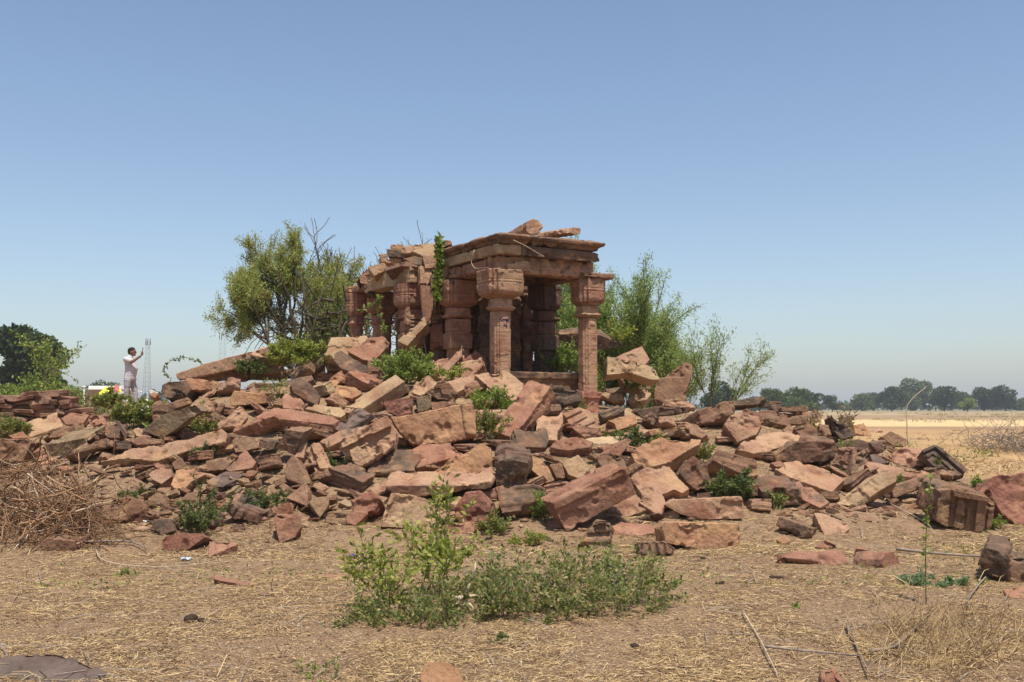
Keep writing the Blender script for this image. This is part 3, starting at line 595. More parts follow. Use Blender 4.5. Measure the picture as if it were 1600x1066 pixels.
# --- far left
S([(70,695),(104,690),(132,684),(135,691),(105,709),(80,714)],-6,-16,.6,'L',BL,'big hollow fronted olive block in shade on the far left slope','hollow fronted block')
S([(131,681),(139,674),(146,684),(137,694)],10,10,.3,'B',CA)
S([(137,698),(145,691),(166,683),(174,698),(144,705)],-5,4,.35,'B',CA,'small brown block with square notches on the far left slope','notched brown block',extras=[([(139,697),(146,692),(148,702),(143,704)],.04),([(152,690),(158,687),(162,700),(156,702)],.04),([(166,684),(170,684),(173,697),(169,699)],.04)])
S([(136,653),(148,643),(168,670),(162,681),(141,664)],-8,22,.3,'R',CA,'reddish stepped stone tilted below the standing man','tilted stepped stone',extras=[([(140,652),(148,644),(152,649),(143,657)],.05),([(148,660),(157,656),(162,663),(152,668)],.05)])
S([(160,677),(173,663),(189,668),(187,685),(169,685)],6,16,.3,'B',BO)
S([(177,656),(181,655),(200,681),(195,686)],-15,15,.12,'D',SL)
S([(-15,685),(28,684),(48,687),(46,697),(35,721),(-15,723)],4,10,.5,'B',BL,'wide brown block at the left edge above the brushwood heap','wide left edge block')
S([(12,680),(35,673),(42,684),(20,686)],0,25,.3,'O',BO)
S([(63,686),(82,672),(130,661),(136,673),(100,682)],-4,30,.4,'B',BO,'long brown crumbly mass of rock below the dry stone wall','crumbly brown mass',amp=.06)
S([(72,660),(83,649),(94,657),(82,667)],-4,28,.3,'P',BL)
S([(55,717),(70,709),(89,715),(75,729),(58,727)],0,32,.3,'R',BO)
S([(-8,669),(8,667),(15,677),(-8,682)],0,20,.3,'R',BO)
S([(200,688),(221,681),(254,685),(252,693),(214,696)],0,32,.25,'B',BL)
S([(205,672),(216,666),(238,683),(225,685),(212,681)],0,30,.2,'P',SL)
S([(95,654),(112,644),(140,648),(130,662),(104,664)],0,25,.3,'R',BO)
# --- rubble heaped on the hall roof (all about 20.5 m away)
for poly, az, el, T, c, nm, lab, Y in [
 ([(643,392),(647,382),(686,380),(690,402),(668,403)],10,25,.5,'T',SL,'pale tan slab topping the rubble on the hall roof',20.6),
 ([(630,386),(645,383),(648,399),(628,394)],20,20,.4,'P',BL,None,20.7),
 ([(611,381),(628,382),(645,399),(609,393)],-15,10,.5,'B',SL,'dark pointed slab high on the hall roof',20.9),
 ([(606,390),(634,393),(632,403),(606,401)],0,0,.5,'D',SL,None,20.7),
 ([(592,398),(605,396),(605,413),(592,412)],5,5,.5,'P',BL,'squared pinkish block at the left of the roof rubble',21.3),
 ([(602,409),(615,401),(629,405),(619,414)],0,25,.4,'O',BO,'rounded orange stone in the middle of the roof rubble',20.7),
 ([(629,404),(648,400),(681,407),(678,416),(650,414)],5,20,.5,'B',SL,None,20.4),
 ([(598,420),(632,407),(652,411),(653,418),(626,416),(602,424)],-10,20,.4,'B',SL,'curved brown slab lying along the hall roof edge',20.4),
 ([(574,417),(600,411),(607,421),(585,431)],0,15,.4,'T',BO,None,21.2),
 ([(562,431),(580,434),(583,447),(562,442)],-8,5,.4,'P',BL,'pale squared block jutting out left at the hall roof end',21.9),
 ([(568,446),(584,448),(584,460),(570,458)],0,10,.4,'B',BL,None,21.9),
 ([(543,448),(560,441),(562,456),(545,457)],5,15,.4,'O',BL,'orange block on the far left hall pillar',22.6),
 ([(656,414),(676,419),(672,443),(656,443)],15,15,.4,'P',BO,'rough pink stone between the hall roof and the pavilion',20.2),
 ([(660,400),(690,398),(692,416),(664,420)],5,10,.5,'P',BL,None,20.2),
 ([(672,430),(690,428),(690,450),(674,450)],5,5,.4,'B',BL,None,20.0),
 ([(556,440),(566,424),(590,412),(592,418),(570,432)],-10,25,.3,'B',SL,None,22.0)]:
    S(poly, az, el, T, c, nm, lab, None, Y=Y)
S([(621,533),(663,494),(667,507),(636,540)],-12,20,.3,'T',BL,'tan beam leaning up against the hall pillars','leaning tan beam',Y=19.3,amp=.006)
S([(649,538),(648,512),(664,509),(663,536)],-10,5,.3,'B',BL,'brown stump of a post beside the leaning tan beam','brown post stump',Y=19.6)
S([(657,447),(674,445),(677,470),(674,507),(662,507)],10,3,.3,'R',BL,'upright broken shaft between the hall and the pavilion','broken shaft',Y=20.0,amp=.005)
S([(671,512),(690,506),(694,540),(676,545)],5,3,.4,'X',BL,None,None,Y=19.6)
# two stone logs on the pavilion roof
S([(821,357),(823,347),(832,343),(845,345),(848,355),(844,365),(833,368),(824,364)],24,4,1.1,'P','stone_log','thick stone log with a broken hollow end on the pavilion roof edge','thick stone log',Y=18.05,amp=.02)
S([(892,364),(894,357),(902,355),(908,358),(907,365),(900,368)],58,2,.75,'P','stone_log','thinner stone log lying along the pavilion roof edge further right','thinner stone log',Y=18.75,amp=.012)
S([(684,382),(690,376),(704,376),(706,382),(690,386)],0,10,.3,'B',FR,'small dark stone at the left end of the pavilion roof',None,Y=19.3)

# ------------------------------------------------------------------ pavilion and hall
def bbox(bm, lo, hi):
    vs_ = [bm.verts.new((x, y, z)) for z in (lo[2], hi[2]) for y in (lo[1], hi[1]) for x in (lo[0], hi[0])]
    for f in ((0, 2, 3, 1), (4, 5, 7, 6), (0, 1, 5, 4), (2, 6, 7, 3), (0, 4, 6, 2), (1, 3, 7, 5)): bm.faces.new([vs_[i] for i in f])
def loft(bm, prof, cx=0.0, cy=0.0):
    """stack of redented square sections: (z, half width, corner notch)"""
    rings = []
    for z, h, n in prof:
        n = max(n, 0.004); a = h; b = h - n
        c = h - 2 * n; q4 = [(a, c), (b, c), (b, b), (c, b), (c, a)]; p = []
        for k4 in range(4):
            ck, sk = ((1, 0), (0, 1), (-1, 0), (0, -1))[k4]
            p += [(x * ck - y * sk, x * sk + y * ck) for x, y in q4]
        rings.append([bm.verts.new((cx + x, cy + y, z)) for x, y in p])
    bm.faces.new(list(reversed(rings[0]))); bm.faces.new(rings[-1])
    for r0, r1 in zip(rings, rings[1:]):
        for i in range(20):
            j = (i + 1) % 20; bm.faces.new((r0[i], r0[j], r1[j], r1[i]))
PSEED = [900]
def part(name, bm, parent, col='P', vox=0.016, amp=0.006, label=None, strata=0.001, a=None):
    PSEED[0] += 1
    o = pend(name, bm, Matrix(), vox, amp, PSEED[0], strata, parent=parent); setcol(o, col, 0.06, PSEED[0])
    if a is not None: o.color[3] = a
    if label: o['label'] = label
    return o
def pillar(root, x, y, z0, z1, style, col='P', label=None, rot=0.0, w=0.165, ch=0.32, a=0.3):
    p = empty_child('pillar', root, (x, y, 0), rot)
    if label: p['label'] = label
    H = z1
    bm = bmesh.new()
    if style == 'plain':
        loft(bm, [(z0, w, .036), (H - .72, w, .036)])
        for s in (-1, 1):   # small carved pendants on the faces
            bbox(bm, (-.05, s * w - .015, H - .86), (.05, s * w + .015, H - .80)); bbox(bm, (s * w - .015, -.05, H - .86), (s * w + .015, .05, H - .80))
    else:
        zz = [z0, H - 1.55, H - 1.54, H - 1.30, H - 1.28, H - 1.0, H - .98, H - .94, H - .72]
        hh = [w * 1.3, w * 1.3, w * 1.12, w * 1.12, w * 1.42, w * 1.45, w * 1.2, w * 1.3, w * 1.25]
        zz = [z0] + [max(z0 + .01 * i, v) for i, v in enumerate(zz[1:], 1)]
        loft(bm, [(z, h, .035) for z, h in zip(zz, hh)])
    sh = part('shaft', bm, p, col, 0.0115, .004, a=a)
    bm = bmesh.new()
    k = 1.0 if style == 'plain' else 1.15
    loft(bm, [(H - .72, w * .97, .03), (H - .69, w * 1.32 * k, .035), (H - .655, w * 1.42 * k, .035), (H - .63, w * 1.12 * k, .03), (H - .50, w * 1.10 * k, .03)])
    part('neck_ring', bm, p, col, a=a)
    bm = bmesh.new()
    hw = ch
    g = hw - .018
    loft(bm, [(H - .50, w * 1.1, .03), (H - .485, w * 1.3, .035), (H - .475, hw * .66, .04), (H - .455, hw * .82, .05), (H - .425, hw * .93, .055), (H - .385, hw * .99, .06), (H - .36, hw, .06), (H - .245, hw, .055), (H - .242, g, .05), (H - .226, g, .05), (H - .223, hw, .055), (H - .195, hw, .055), (H - .192, g, .05), (H - .176, g, .05), (H - .173, hw, .055), (H, hw, .055)])
    part('capital', bm, p, col, 0.0105, .007, a=a + .1)
    return p
def empty_child(name, parent, loc, rz=0.0):
    o = bpy.data.objects.new(name, None); COL.objects.link(o); o.parent = parent; o.location = loc; o.rotation_euler = (0, 0, rz); o.empty_display_size = .2
    return o
AX, AY = float(P(781.5, 500, 18.0)[0]), 18.0
pav = empty('ruined_pavilion', (AX, AY, 0), 'square roofed red sandstone pavilion on carved pillars standing on the rubble mound', 'pavilion', rz=R(30))
pA = pillar(pav, 0, 0, 1.7, 4.0, 'plain', 'P', 'pillar with blue painted letters and a thick capital', a=.25, ch=.35)
pB = pillar(pav, 1.86, 0, 1.86, 3.96, 'plain', 'P', 'pillar on a bright red base', w=.16, ch=.285, a=.3)
bm = bmesh.new(); loft(bm, [(1.2, .185, .035), (1.74, .19, .035), (1.76, .225, .04), (1.88, .225, .04)])
part('base', bm, pB, 'R', label='bright pinkish red base block', a=.0).color = (.35, .15, .105, .1)
bm = bmesh.new(); bbox(bm, (-.30, -.33, 3.955), (.38, .27, 4.06)); part('abacus', bm, pB, 'B', amp=.015)
pC = pillar(pav, 0, 1.64, 1.8, 3.98, 'round', 'R', w=.165, ch=.33)
pD = pillar(pav, 1.93, 1.62, 2.1, 4.0, 'round', 'B', w=.165, ch=.30, a=.7)  # inner pillar: extra dark crust paints in the shade under the roof
bm = bmesh.new(); bbox(bm, (-.05, .35, 1.6), (2.15, 2.0, 2.12)); bbox(bm, (-.08, .3, 2.12), (2.22, 2.05, 2.24)); part('plinth', bm, pav, 'B', .025)
bm = bmesh.new()   # front lintel, with the broken pale right end
bbox(bm, (-.17, -.19, 4.0), (1.86, .17, 4.26)); bbox(bm, (-.17, -.17, 3.96), (1.84, .15, 4.02)); part('lintel', bm, pav, 'P', .015, .02, a=.45)
bm = bmesh.new(); bbox(bm, (.16, -.27, 4.0), (.46, -.16, 4.16)); bbox(bm, (.0, -.26, 4.0), (.2, -.16, 4.11)); part('broken_carving', bm, pav, 'T', .014, .03)
bm = bmesh.new()   # left lintel with scalloped lower edge
bbox(bm, (-.19, .175, 4.0), (.15, 1.92, 4.22)); bbox(bm, (-.235, .3, 4.02), (-.15, 1.92, 4.08)); part('lintel', bm, pav, 'R', .015, .02, a=.45)
bm = bmesh.new(); bbox(bm, (1.70, .175, 4.0), (2.0, 1.9, 4.25)); part('lintel', bm, pav, 'B', .025)
bm = bmesh.new(); bbox(bm, (-.15, 1.5, 4.02), (1.68, 1.9, 4.25)); part('lintel', bm, pav, 'B', .025)
bm = bmesh.new()   # frieze: lighter patterned corner, darker along the front
bbox(bm, (-.24, -.375, 4.255), (.02, 1.80, 4.425)); bbox(bm, (-.23, -.37, 4.255), (.22, -.1, 4.425))
k = 0
for j in range(16):
    y = -.25 + j * .125; bbox(bm, (-.252, y, 4.29 + .035 * (j % 2)), (-.22, y + .07, 4.35 + .035 * (j % 2)))
part('frieze', bm, pav, 'T', .014, .008, 'tan frieze block with a carved zigzag', a=.35)
bm = bmesh.new(); bbox(bm, (.225, -.38, 4.25), (1.88, -.08, 4.42)); part('frieze', bm, pav, 'D', .014, .022, 'dark frieze along the front', strata=.014)
bm = bmesh.new(); bbox(bm, (.03, -.07, 4.262), (1.9, 1.85, 4.46)); part('ceiling_slab', bm, pav, 'B', .03)
def eave_bm(x0, y0, x1, y1):
    b = bmesh.new()
    def ring(z, d): return [b.verts.new(v) for v in ((x0 - d, y0 - d, z), (x1 + d, y0 - d, z), (x1 + d, y1, z), (x0 - d, y1, z))]
    rs = [ring(4.43, -.06), ring(4.46, -.03), ring(4.50, -.02), ring(4.515, .05), ring(4.565, .075), ring(4.59, .06), ring(4.63, -.10)]
    b.faces.new(list(reversed(rs[0]))); b.faces.new(rs[-1])
    for r0, r1 in zip(rs, rs[1:]):
        for i in range(4):
            j = (i + 1) % 4; b.faces.new((r0[i], r0[j], r1[j], r1[i]))
    return b
part('eave_slab', eave_bm(-.25, -.43, 1.86, 1.86), pav, 'B', .014, .02, strata=.006, a=.5)
# blue painted letters CNB / 4 on the right hand face of the near pillar
PAINT = flat_mat('blue_paint', (0.02, 0.03, 0.11), 0.6)
mb = MB()
def stroke(pts, x0, z0, s, r=.0075):
    mb.tube([(x0 + p[0] * s, -.168, z0 + p[1] * s) for p in pts], r, r, 4)
stroke([(.8, .85), (.5, 1), (.15, .8), (0, .5), (.15, .2), (.5, 0), (.8, .12)], -.09, 3.10, .055)
stroke([(0, 0), (0, 1), (.75, 0), (.75, 1)], -.025, 3.10, .06)
stroke([(0, 0), (0, 1), (.55, .95), (.6, .6), (0, .5), (.7, .4), (.7, .08), (0, 0)], .035, 3.10, .06, .010)
stroke([(.7, 0), (.7, .6), (.7, 1)], -.02, 2.985, .075); stroke([(.25, 1), (0, .5), (.4, .48), (.9, .5)], -.02, 2.985, .075)
lo = obj('painted_letters', mb.mesh('painted_letters'), PAINT, pA); lo['label'] = 'blue letters CNB and a 4 below'

HX, HY = float(P(641, 500, 20.7)[0]), 20.7
hall = empty('ruined_hall', (HX, HY, 0), 'long ruined stone hall with broken roof running back behind the pavilion', 'ruined hall', rz=R(33.8))
pillar(hall, 0, 0, 2.0, 4.07, 'round', 'R', w=.15, ch=.30)
pillar(hall, 0, 2.53, 2.0, 4.12, 'plain', 'R', w=.13, ch=.22)
pillar(hall, .34, 1.94, 2.0, 4.12, 'plain', 'R', w=.18, ch=.30)
pillar(hall, 1.3, .9, 2.0, 4.1, 'round', 'B', w=.17, ch=.3)
# small carved figures on the first hall pillar
bm = bmesh.new()
for x in (-.17, .17): bbox(bm, (x - .045, -.25, 3.25), (x + .045, -.14, 3.55)); bbox(bm, (x - .03, -.26, 3.4), (x + .03, -.16, 3.6))
for i in range(3): bbox(bm, (-.13, -.22 - .01 * i, 3.22 + i * .07), (.13, -.1, 3.26 + i * .07))
part('carved_figure', bm, hall, 'P', .010, .004)
bm = bmesh.new(); bbox(bm, (-.2, -.35, 4.08), (.17, 1.75, 4.40)); part('roof_beam', bm, hall, 'T', .02, .016, 'tan roof beam above the hall pillars', a=.3)
bm = bmesh.new(); bbox(bm, (-.17, 1.76, 4.13), (.17, 2.75, 4.28)); part('roof_beam', bm, hall, 'B', .02, .016)
bm = bmesh.new(); bbox(bm, (.18, -1.1, 4.28), (2.4, 2.3, 4.42)); part('roof_slab', bm, hall, 'B', .035, .02)
bm = bmesh.new(); bbox(bm, (1.95, -1.25, 1.7), (2.2, .55, 4.275)); bbox(bm, (1.95, .66, 1.7), (2.2, 2.4, 4.275)); bbox(bm, (1.95, .5, 1.7), (2.2, .7, 3.1)); part('rear_wall', bm, hall, 'B', .03, .02, strata=.015)
bm = bmesh.new(); bbox(bm, (1.0, 2.41, 1.7), (2.2, 2.62, 4.2)); part('end_wall', bm, hall, 'B', .03, .02, strata=.015)
bm = bmesh.new(); bbox(bm, (1.0, -1.2, 1.7), (1.9, -1.0, 4.275)); part('end_wall', bm, hall, 'B', .03, .02, strata=.015)
bm = bmesh.new(); bbox(bm, (-.4, -1.3, 1.5), (2.4, 2.95, 2.12)); part('plinth', bm, hall, 'B', .035, .02)

# ------------------------------------------------------------------ small fragments filling the mound
def inpoly(x, y, poly):
    r = False; n = len(poly); j = n - 1
    for i in range(n):
        xi, yi = poly[i]; xj, yj = poly[j]
        if (yi > y) != (yj > y) and x < (xj - xi) * (y - yi) / (yj - yi) + xi: r = not r
        j = i
    return r
RUB = [(0, 655), (120, 645), (250, 612), (320, 595), (450, 590), (560, 560), (640, 560), (700, 580), (860, 625), (930, 645), (1080, 632), (1300, 645), (1420, 690), (1500, 745), (1600, 775), (1600, 800), (1450, 785), (1300, 830), (1150, 830), (1000, 850), (850, 850), (600, 815), (420, 825), (250, 835), (160, 800), (220, 735), (0, 735)]
rngf = random.Random(5)
LIB = []
for k in range(14):
    bm = bmesh.new(); r = random.Random(100 + k)
    sx, sy, sz = r.uniform(.95, 1.3), r.uniform(.5, .75), r.uniform(.2, .42)
    if k % 3:
        n_ = r.choice((4, 4, 5, 6)); a0 = r.uniform(0, 6)
        pts_ = [(math.cos(a0 + i * 6.283 / n_ + r.uniform(-.3, .3)) * sx * .58 * r.uniform(.8, 1.1), math.sin(a0 + i * 6.283 / n_ + r.uniform(-.2, .2)) * sy * .62 * r.uniform(.8, 1.1)) for i in range(n_)]
        prism(bm, pts_, sz * .5, -sz * .5, r, .15)
    else:
        for i in range(14):
            e = [r.uniform(-1, 1) for _ in range(3)]; j = r.randrange(3); e[j] = 1 if e[j] > 0 else -1
            if r.random() < .6: j2 = (j + 1) % 3; e[j2] = .95 if e[j2] > 0 else -.95
            bm.verts.new((e[0] * sx * .5, e[1] * sy * .5, e[2] * sz * .5))
        bmesh.ops.convex_hull(bm, input=list(bm.verts))
        loose = [v for v in bm.verts if not v.link_faces]
        if loose: bmesh.ops.delete(bm, geom=loose, context='VERTS')
    LIB.append(pend('stone_fragment', bm, None, .024, .024, 300 + k, .015))
FILL = []
def edge_dist(x, y, poly):
    best = 1e9; n = len(poly)
    for i in range(n):
        ax_, ay_ = poly[i]; bx_, by_ = poly[(i + 1) % n]; dx, dy = bx_ - ax_, by_ - ay_
        t = max(0, min(1, ((x - ax_) * dx + (y - ay_) * dy) / (dx * dx + dy * dy + 1e-9)))
        best = min(best, math.hypot(x - ax_ - t * dx, y - ay_ - t * dy))
    return best
# greedy packing: the widest gap left between the stones gets the next fragment
DENSE = [(0, 655), (120, 645), (250, 612), (320, 595), (450, 590), (560, 548), (640, 545), (700, 552), (765, 585), (860, 620), (930, 640), (1080, 632), (1300, 645), (1420, 690), (1500, 745), (1450, 772), (1300, 785), (1180, 815), (1000, 845), (850, 835), (700, 800), (560, 770), (440, 745), (300, 722), (0, 730)]
gx_ = np.arange(0, 1600, 4); gy_ = np.arange(552, 850, 4)
def pmask(poly):
    X, Yv = np.meshgrid(gx_, gy_); r = np.zeros(X.shape, bool); n = len(poly); j = n - 1
    for i in range(n):
        xi, yi = poly[i]; xj, yj = poly[j]
        c = ((yi > Yv) != (yj > Yv)) & (X < (xj - xi) * (Yv - yi) / (yj - yi + 1e-9) + xi); r ^= c; j = i
    return r
free = pmask(DENSE)
for q_ in HPOLY + [[(893, 600), (952, 600), (952, 652), (893, 652)]]: free &= ~pmask(q_)
while len(FILL) < 232:
    cur = free.copy(); depth = cur.astype(int)
    for it_ in range(16):
        e = cur.copy(); e[1:] &= cur[:-1]; e[:-1] &= cur[1:]; e[:, 1:] &= cur[:, :-1]; e[:, :-1] &= cur[:, 1:]
        e[0] = e[-1] = False; e[:, 0] = e[:, -1] = False
        if not e.any(): break
        cur = e; depth += e
    dm = depth.max()
    if dm < 2: break
    k = np.argwhere(depth == dm); k = k[rngf.randrange(len(k))]
    px, py = float(gx_[k[1]]), float(gy_[k[0]]); rad = dm * 4.0
    FILL.append((px, py, rad))
    X, Yv = np.meshgrid(gx_, gy_); free &= ~(((X - px) / (rad * 1.5 + 4)) ** 2 + ((Yv - py) / (rad * .9 + 3)) ** 2 < 1)
tries = 0
while len(FILL) < 288 and tries < 9000:
    tries += 1; px, py = rngf.uniform(0, 1600), rngf.uniform(640, 850)
    if not inpoly(px, py, RUB) or inpoly(px, py, DENSE) or any(inpoly(px, py, q) for q in HPOLY) or any(abs(px - a[0]) < 14 and abs(py - a[1]) < 9 for a in FILL): continue
    FILL.append((px, py, rngf.uniform(3, 7)))
for i, (px, py, rad) in enumerate(FILL):
    src = LIB[i % 14]; o = src if i < 14 else src.copy()
    if i >= 14: COL.objects.link(o)
    Y = hit(px, py); p = P(px, py, Y)
    s = min(max(rad * 3.1 / F * Y, .2), 1.0) * rngf.uniform(.85, 1.15)
    o.location = (p[0], p[1] + s * .12, hgt(p[0], p[1] + s * .12) + s * .02 - .05)
    o.scale = (s, s * rngf.uniform(.8, 1.1), s * rngf.uniform(.8, 1.1))
    o.rotation_euler = (rngf.uniform(-.35, .5) + .25, rngf.uniform(-.45, .45), rngf.uniform(-.9, .9) + rngf.choice((0, 3.14)))
    key = rngf.choice('PPPRRBBBTPB'); setcol(o, key, .1, 500 + i)
    o['category'] = 'stone'; o['group'] = 'loose fragments between the large stones'
    ITEMS.append((o, px, py, CKEY[key][2], 'stone fragment', None))

# ------------------------------------------------------------------ apply the rounding, then roughen every stone
bpy.context.view_layer.update()
dg = bpy.context.evaluated_depsgraph_get()
done = {}
for o, vox, amp, seed, strata in PEND:
    done[o.name] = bpy.data.meshes.new_from_object(o.evaluated_get(dg))
for o, vox, amp, seed, strata in PEND:
    me = done[o.name]; old = o.data
    users = [q for q in bpy.data.objects if q.data == old] if o in LIB else [o]
    n = len(me.vertices)
    co = np.empty(n * 3, np.float32); me.vertices.foreach_get('co', co); co = co.reshape(-1, 3)
    nr = np.empty(n * 3, np.float32); me.vertices.foreach_get('normal', nr); nr = nr.reshape(-1, 3)
    q = co + seed * 3.7
    d = amp * (0.7 * fbm(q * 2.4, 2) + 0.55 * fbm(q * 8.0, 3)) + min(amp, .014) * .5 * fbm(q * 26.0, 2)
    chip = np.clip(fbm(q * 4.6 + 50, 3) - 0.17, 0, 1) * 0.2
    d = d - np.minimum(chip, amp * 2.2 + (.004 if amp > .006 else 0))
    lay = vnoise(q * np.array([1.3, 1.3, 16.0])); side = 1 - np.abs(nr[:, 2])
    d = d + strata * np.clip(lay * 2.2, -1, 1) * np.clip(side * 1.5, 0, 1)
    co = co + nr * d[:, None]
    me.vertices.foreach_set('co', co.astype(np.float32).ravel())
    smooth(me)
    me.set_sharp_from_angle(angle=R(42))
    if not me.materials: me.materials.append(STONE)
    for u in users: u.data = me; u.modifiers.clear()
    if old.users == 0: bpy.data.meshes.remove(old)

# ------------------------------------------------------------------ plants
def curve(p, d, L, n, rng, wob=0.15, lift=0.0):
    pts = [np.array(p, float)]; d = np.array(d, float); d /= np.linalg.norm(d)
    for i in range(n):
        d = d + rng.normal(size=3) * wob + np.array([0, 0, lift]); d /= np.linalg.norm(d)
        pts.append(pts[-1] + d * L / n)
    return np.array(pts)
def along(pts, f):
    k = f * (len(pts) - 1); i = np.minimum(k.astype(int), len(pts) - 2); t = (k - i)[:, None]
    return pts[i] * (1 - t) + pts[i + 1] * t, (pts[i + 1] - pts[i])
def shrub(name, base, h, spread, label, cat, leafmat, stemmat=None, n=14, per=60, ls=0.03, seed=0, lean=0.8, wob=0.16, f0=0.25, sub=3, aspect=0.45, r=0.006, lift=0.03, flat=1.0, group=None, dens_top=0.7):
    rng = np.random.default_rng(seed + 7)
    root = empty(name, tuple(base), label, cat, group)
    st, lf = MB(), MB()
    for i in range(n):
        a = rng.uniform(0, 2 * math.pi); q = rng.uniform(0, 1) ** 0.6
        p0 = np.array([math.cos(a) * spread * .25 * q, math.sin(a) * spread * .25 * q, -0.05])
        hh = h * rng.uniform(.55, 1.05) * (1 - .35 * q)
        d = np.array([math.cos(a) * lean * q * spread / max(h, .1), math.sin(a) * lean * q * spread / max(h, .1), flat])
        L = hh * math.sqrt(1 + (lean * q * .7) ** 2) * 1.08
        c = curve(p0, d, L, 7, rng, wob, lift)
        st.tube(c, r, r * .35)
        cs = [(c, f0, per)]
        for s in range(sub):
            f = rng.uniform(.3, .85); b, t = along(c, np.array([f])); t = t[0] / np.linalg.norm(t[0])
            dd = t + rng.normal(size=3) * .7; dd[2] = abs(dd[2]) * .8
            c2 = curve(b[0], dd, L * rng.uniform(.25, .5), 4, rng, wob, lift)
            st.tube(c2, r * .55, r * .25, 3); cs.append((c2, .1, int(per * .6)))
        for cc, f_, m in cs:
            f = f_ + (1 - f_) * rng.uniform(0, 1, m) ** dens_top
            pos, tn = along(cc, f); tn = tn / (np.linalg.norm(tn, axis=1)[:, None] + 1e-9)
            side = rng.normal(size=(m, 3)); side[:, 2] *= .6
            lf.leaves(pos + rng.normal(size=(m, 3)) * ls * .25, ls, rng, aspect, dirs=tn * .5 + side * .8 + np.array([0, 0, .25]), dj=.3)
    obj('stem', st.mesh('stem'), stemmat or STEM, root)
    obj('foliage', lf.mesh('foliage'), leafmat, root)
    return root
def at(px, py, Y=None, dz=0.0):
    if Y is None: Y = hit(px, py, surf)
    p = P(px, py, Y); p[2] += dz; return p
def m_(p, pix): return pix / F * p[1]
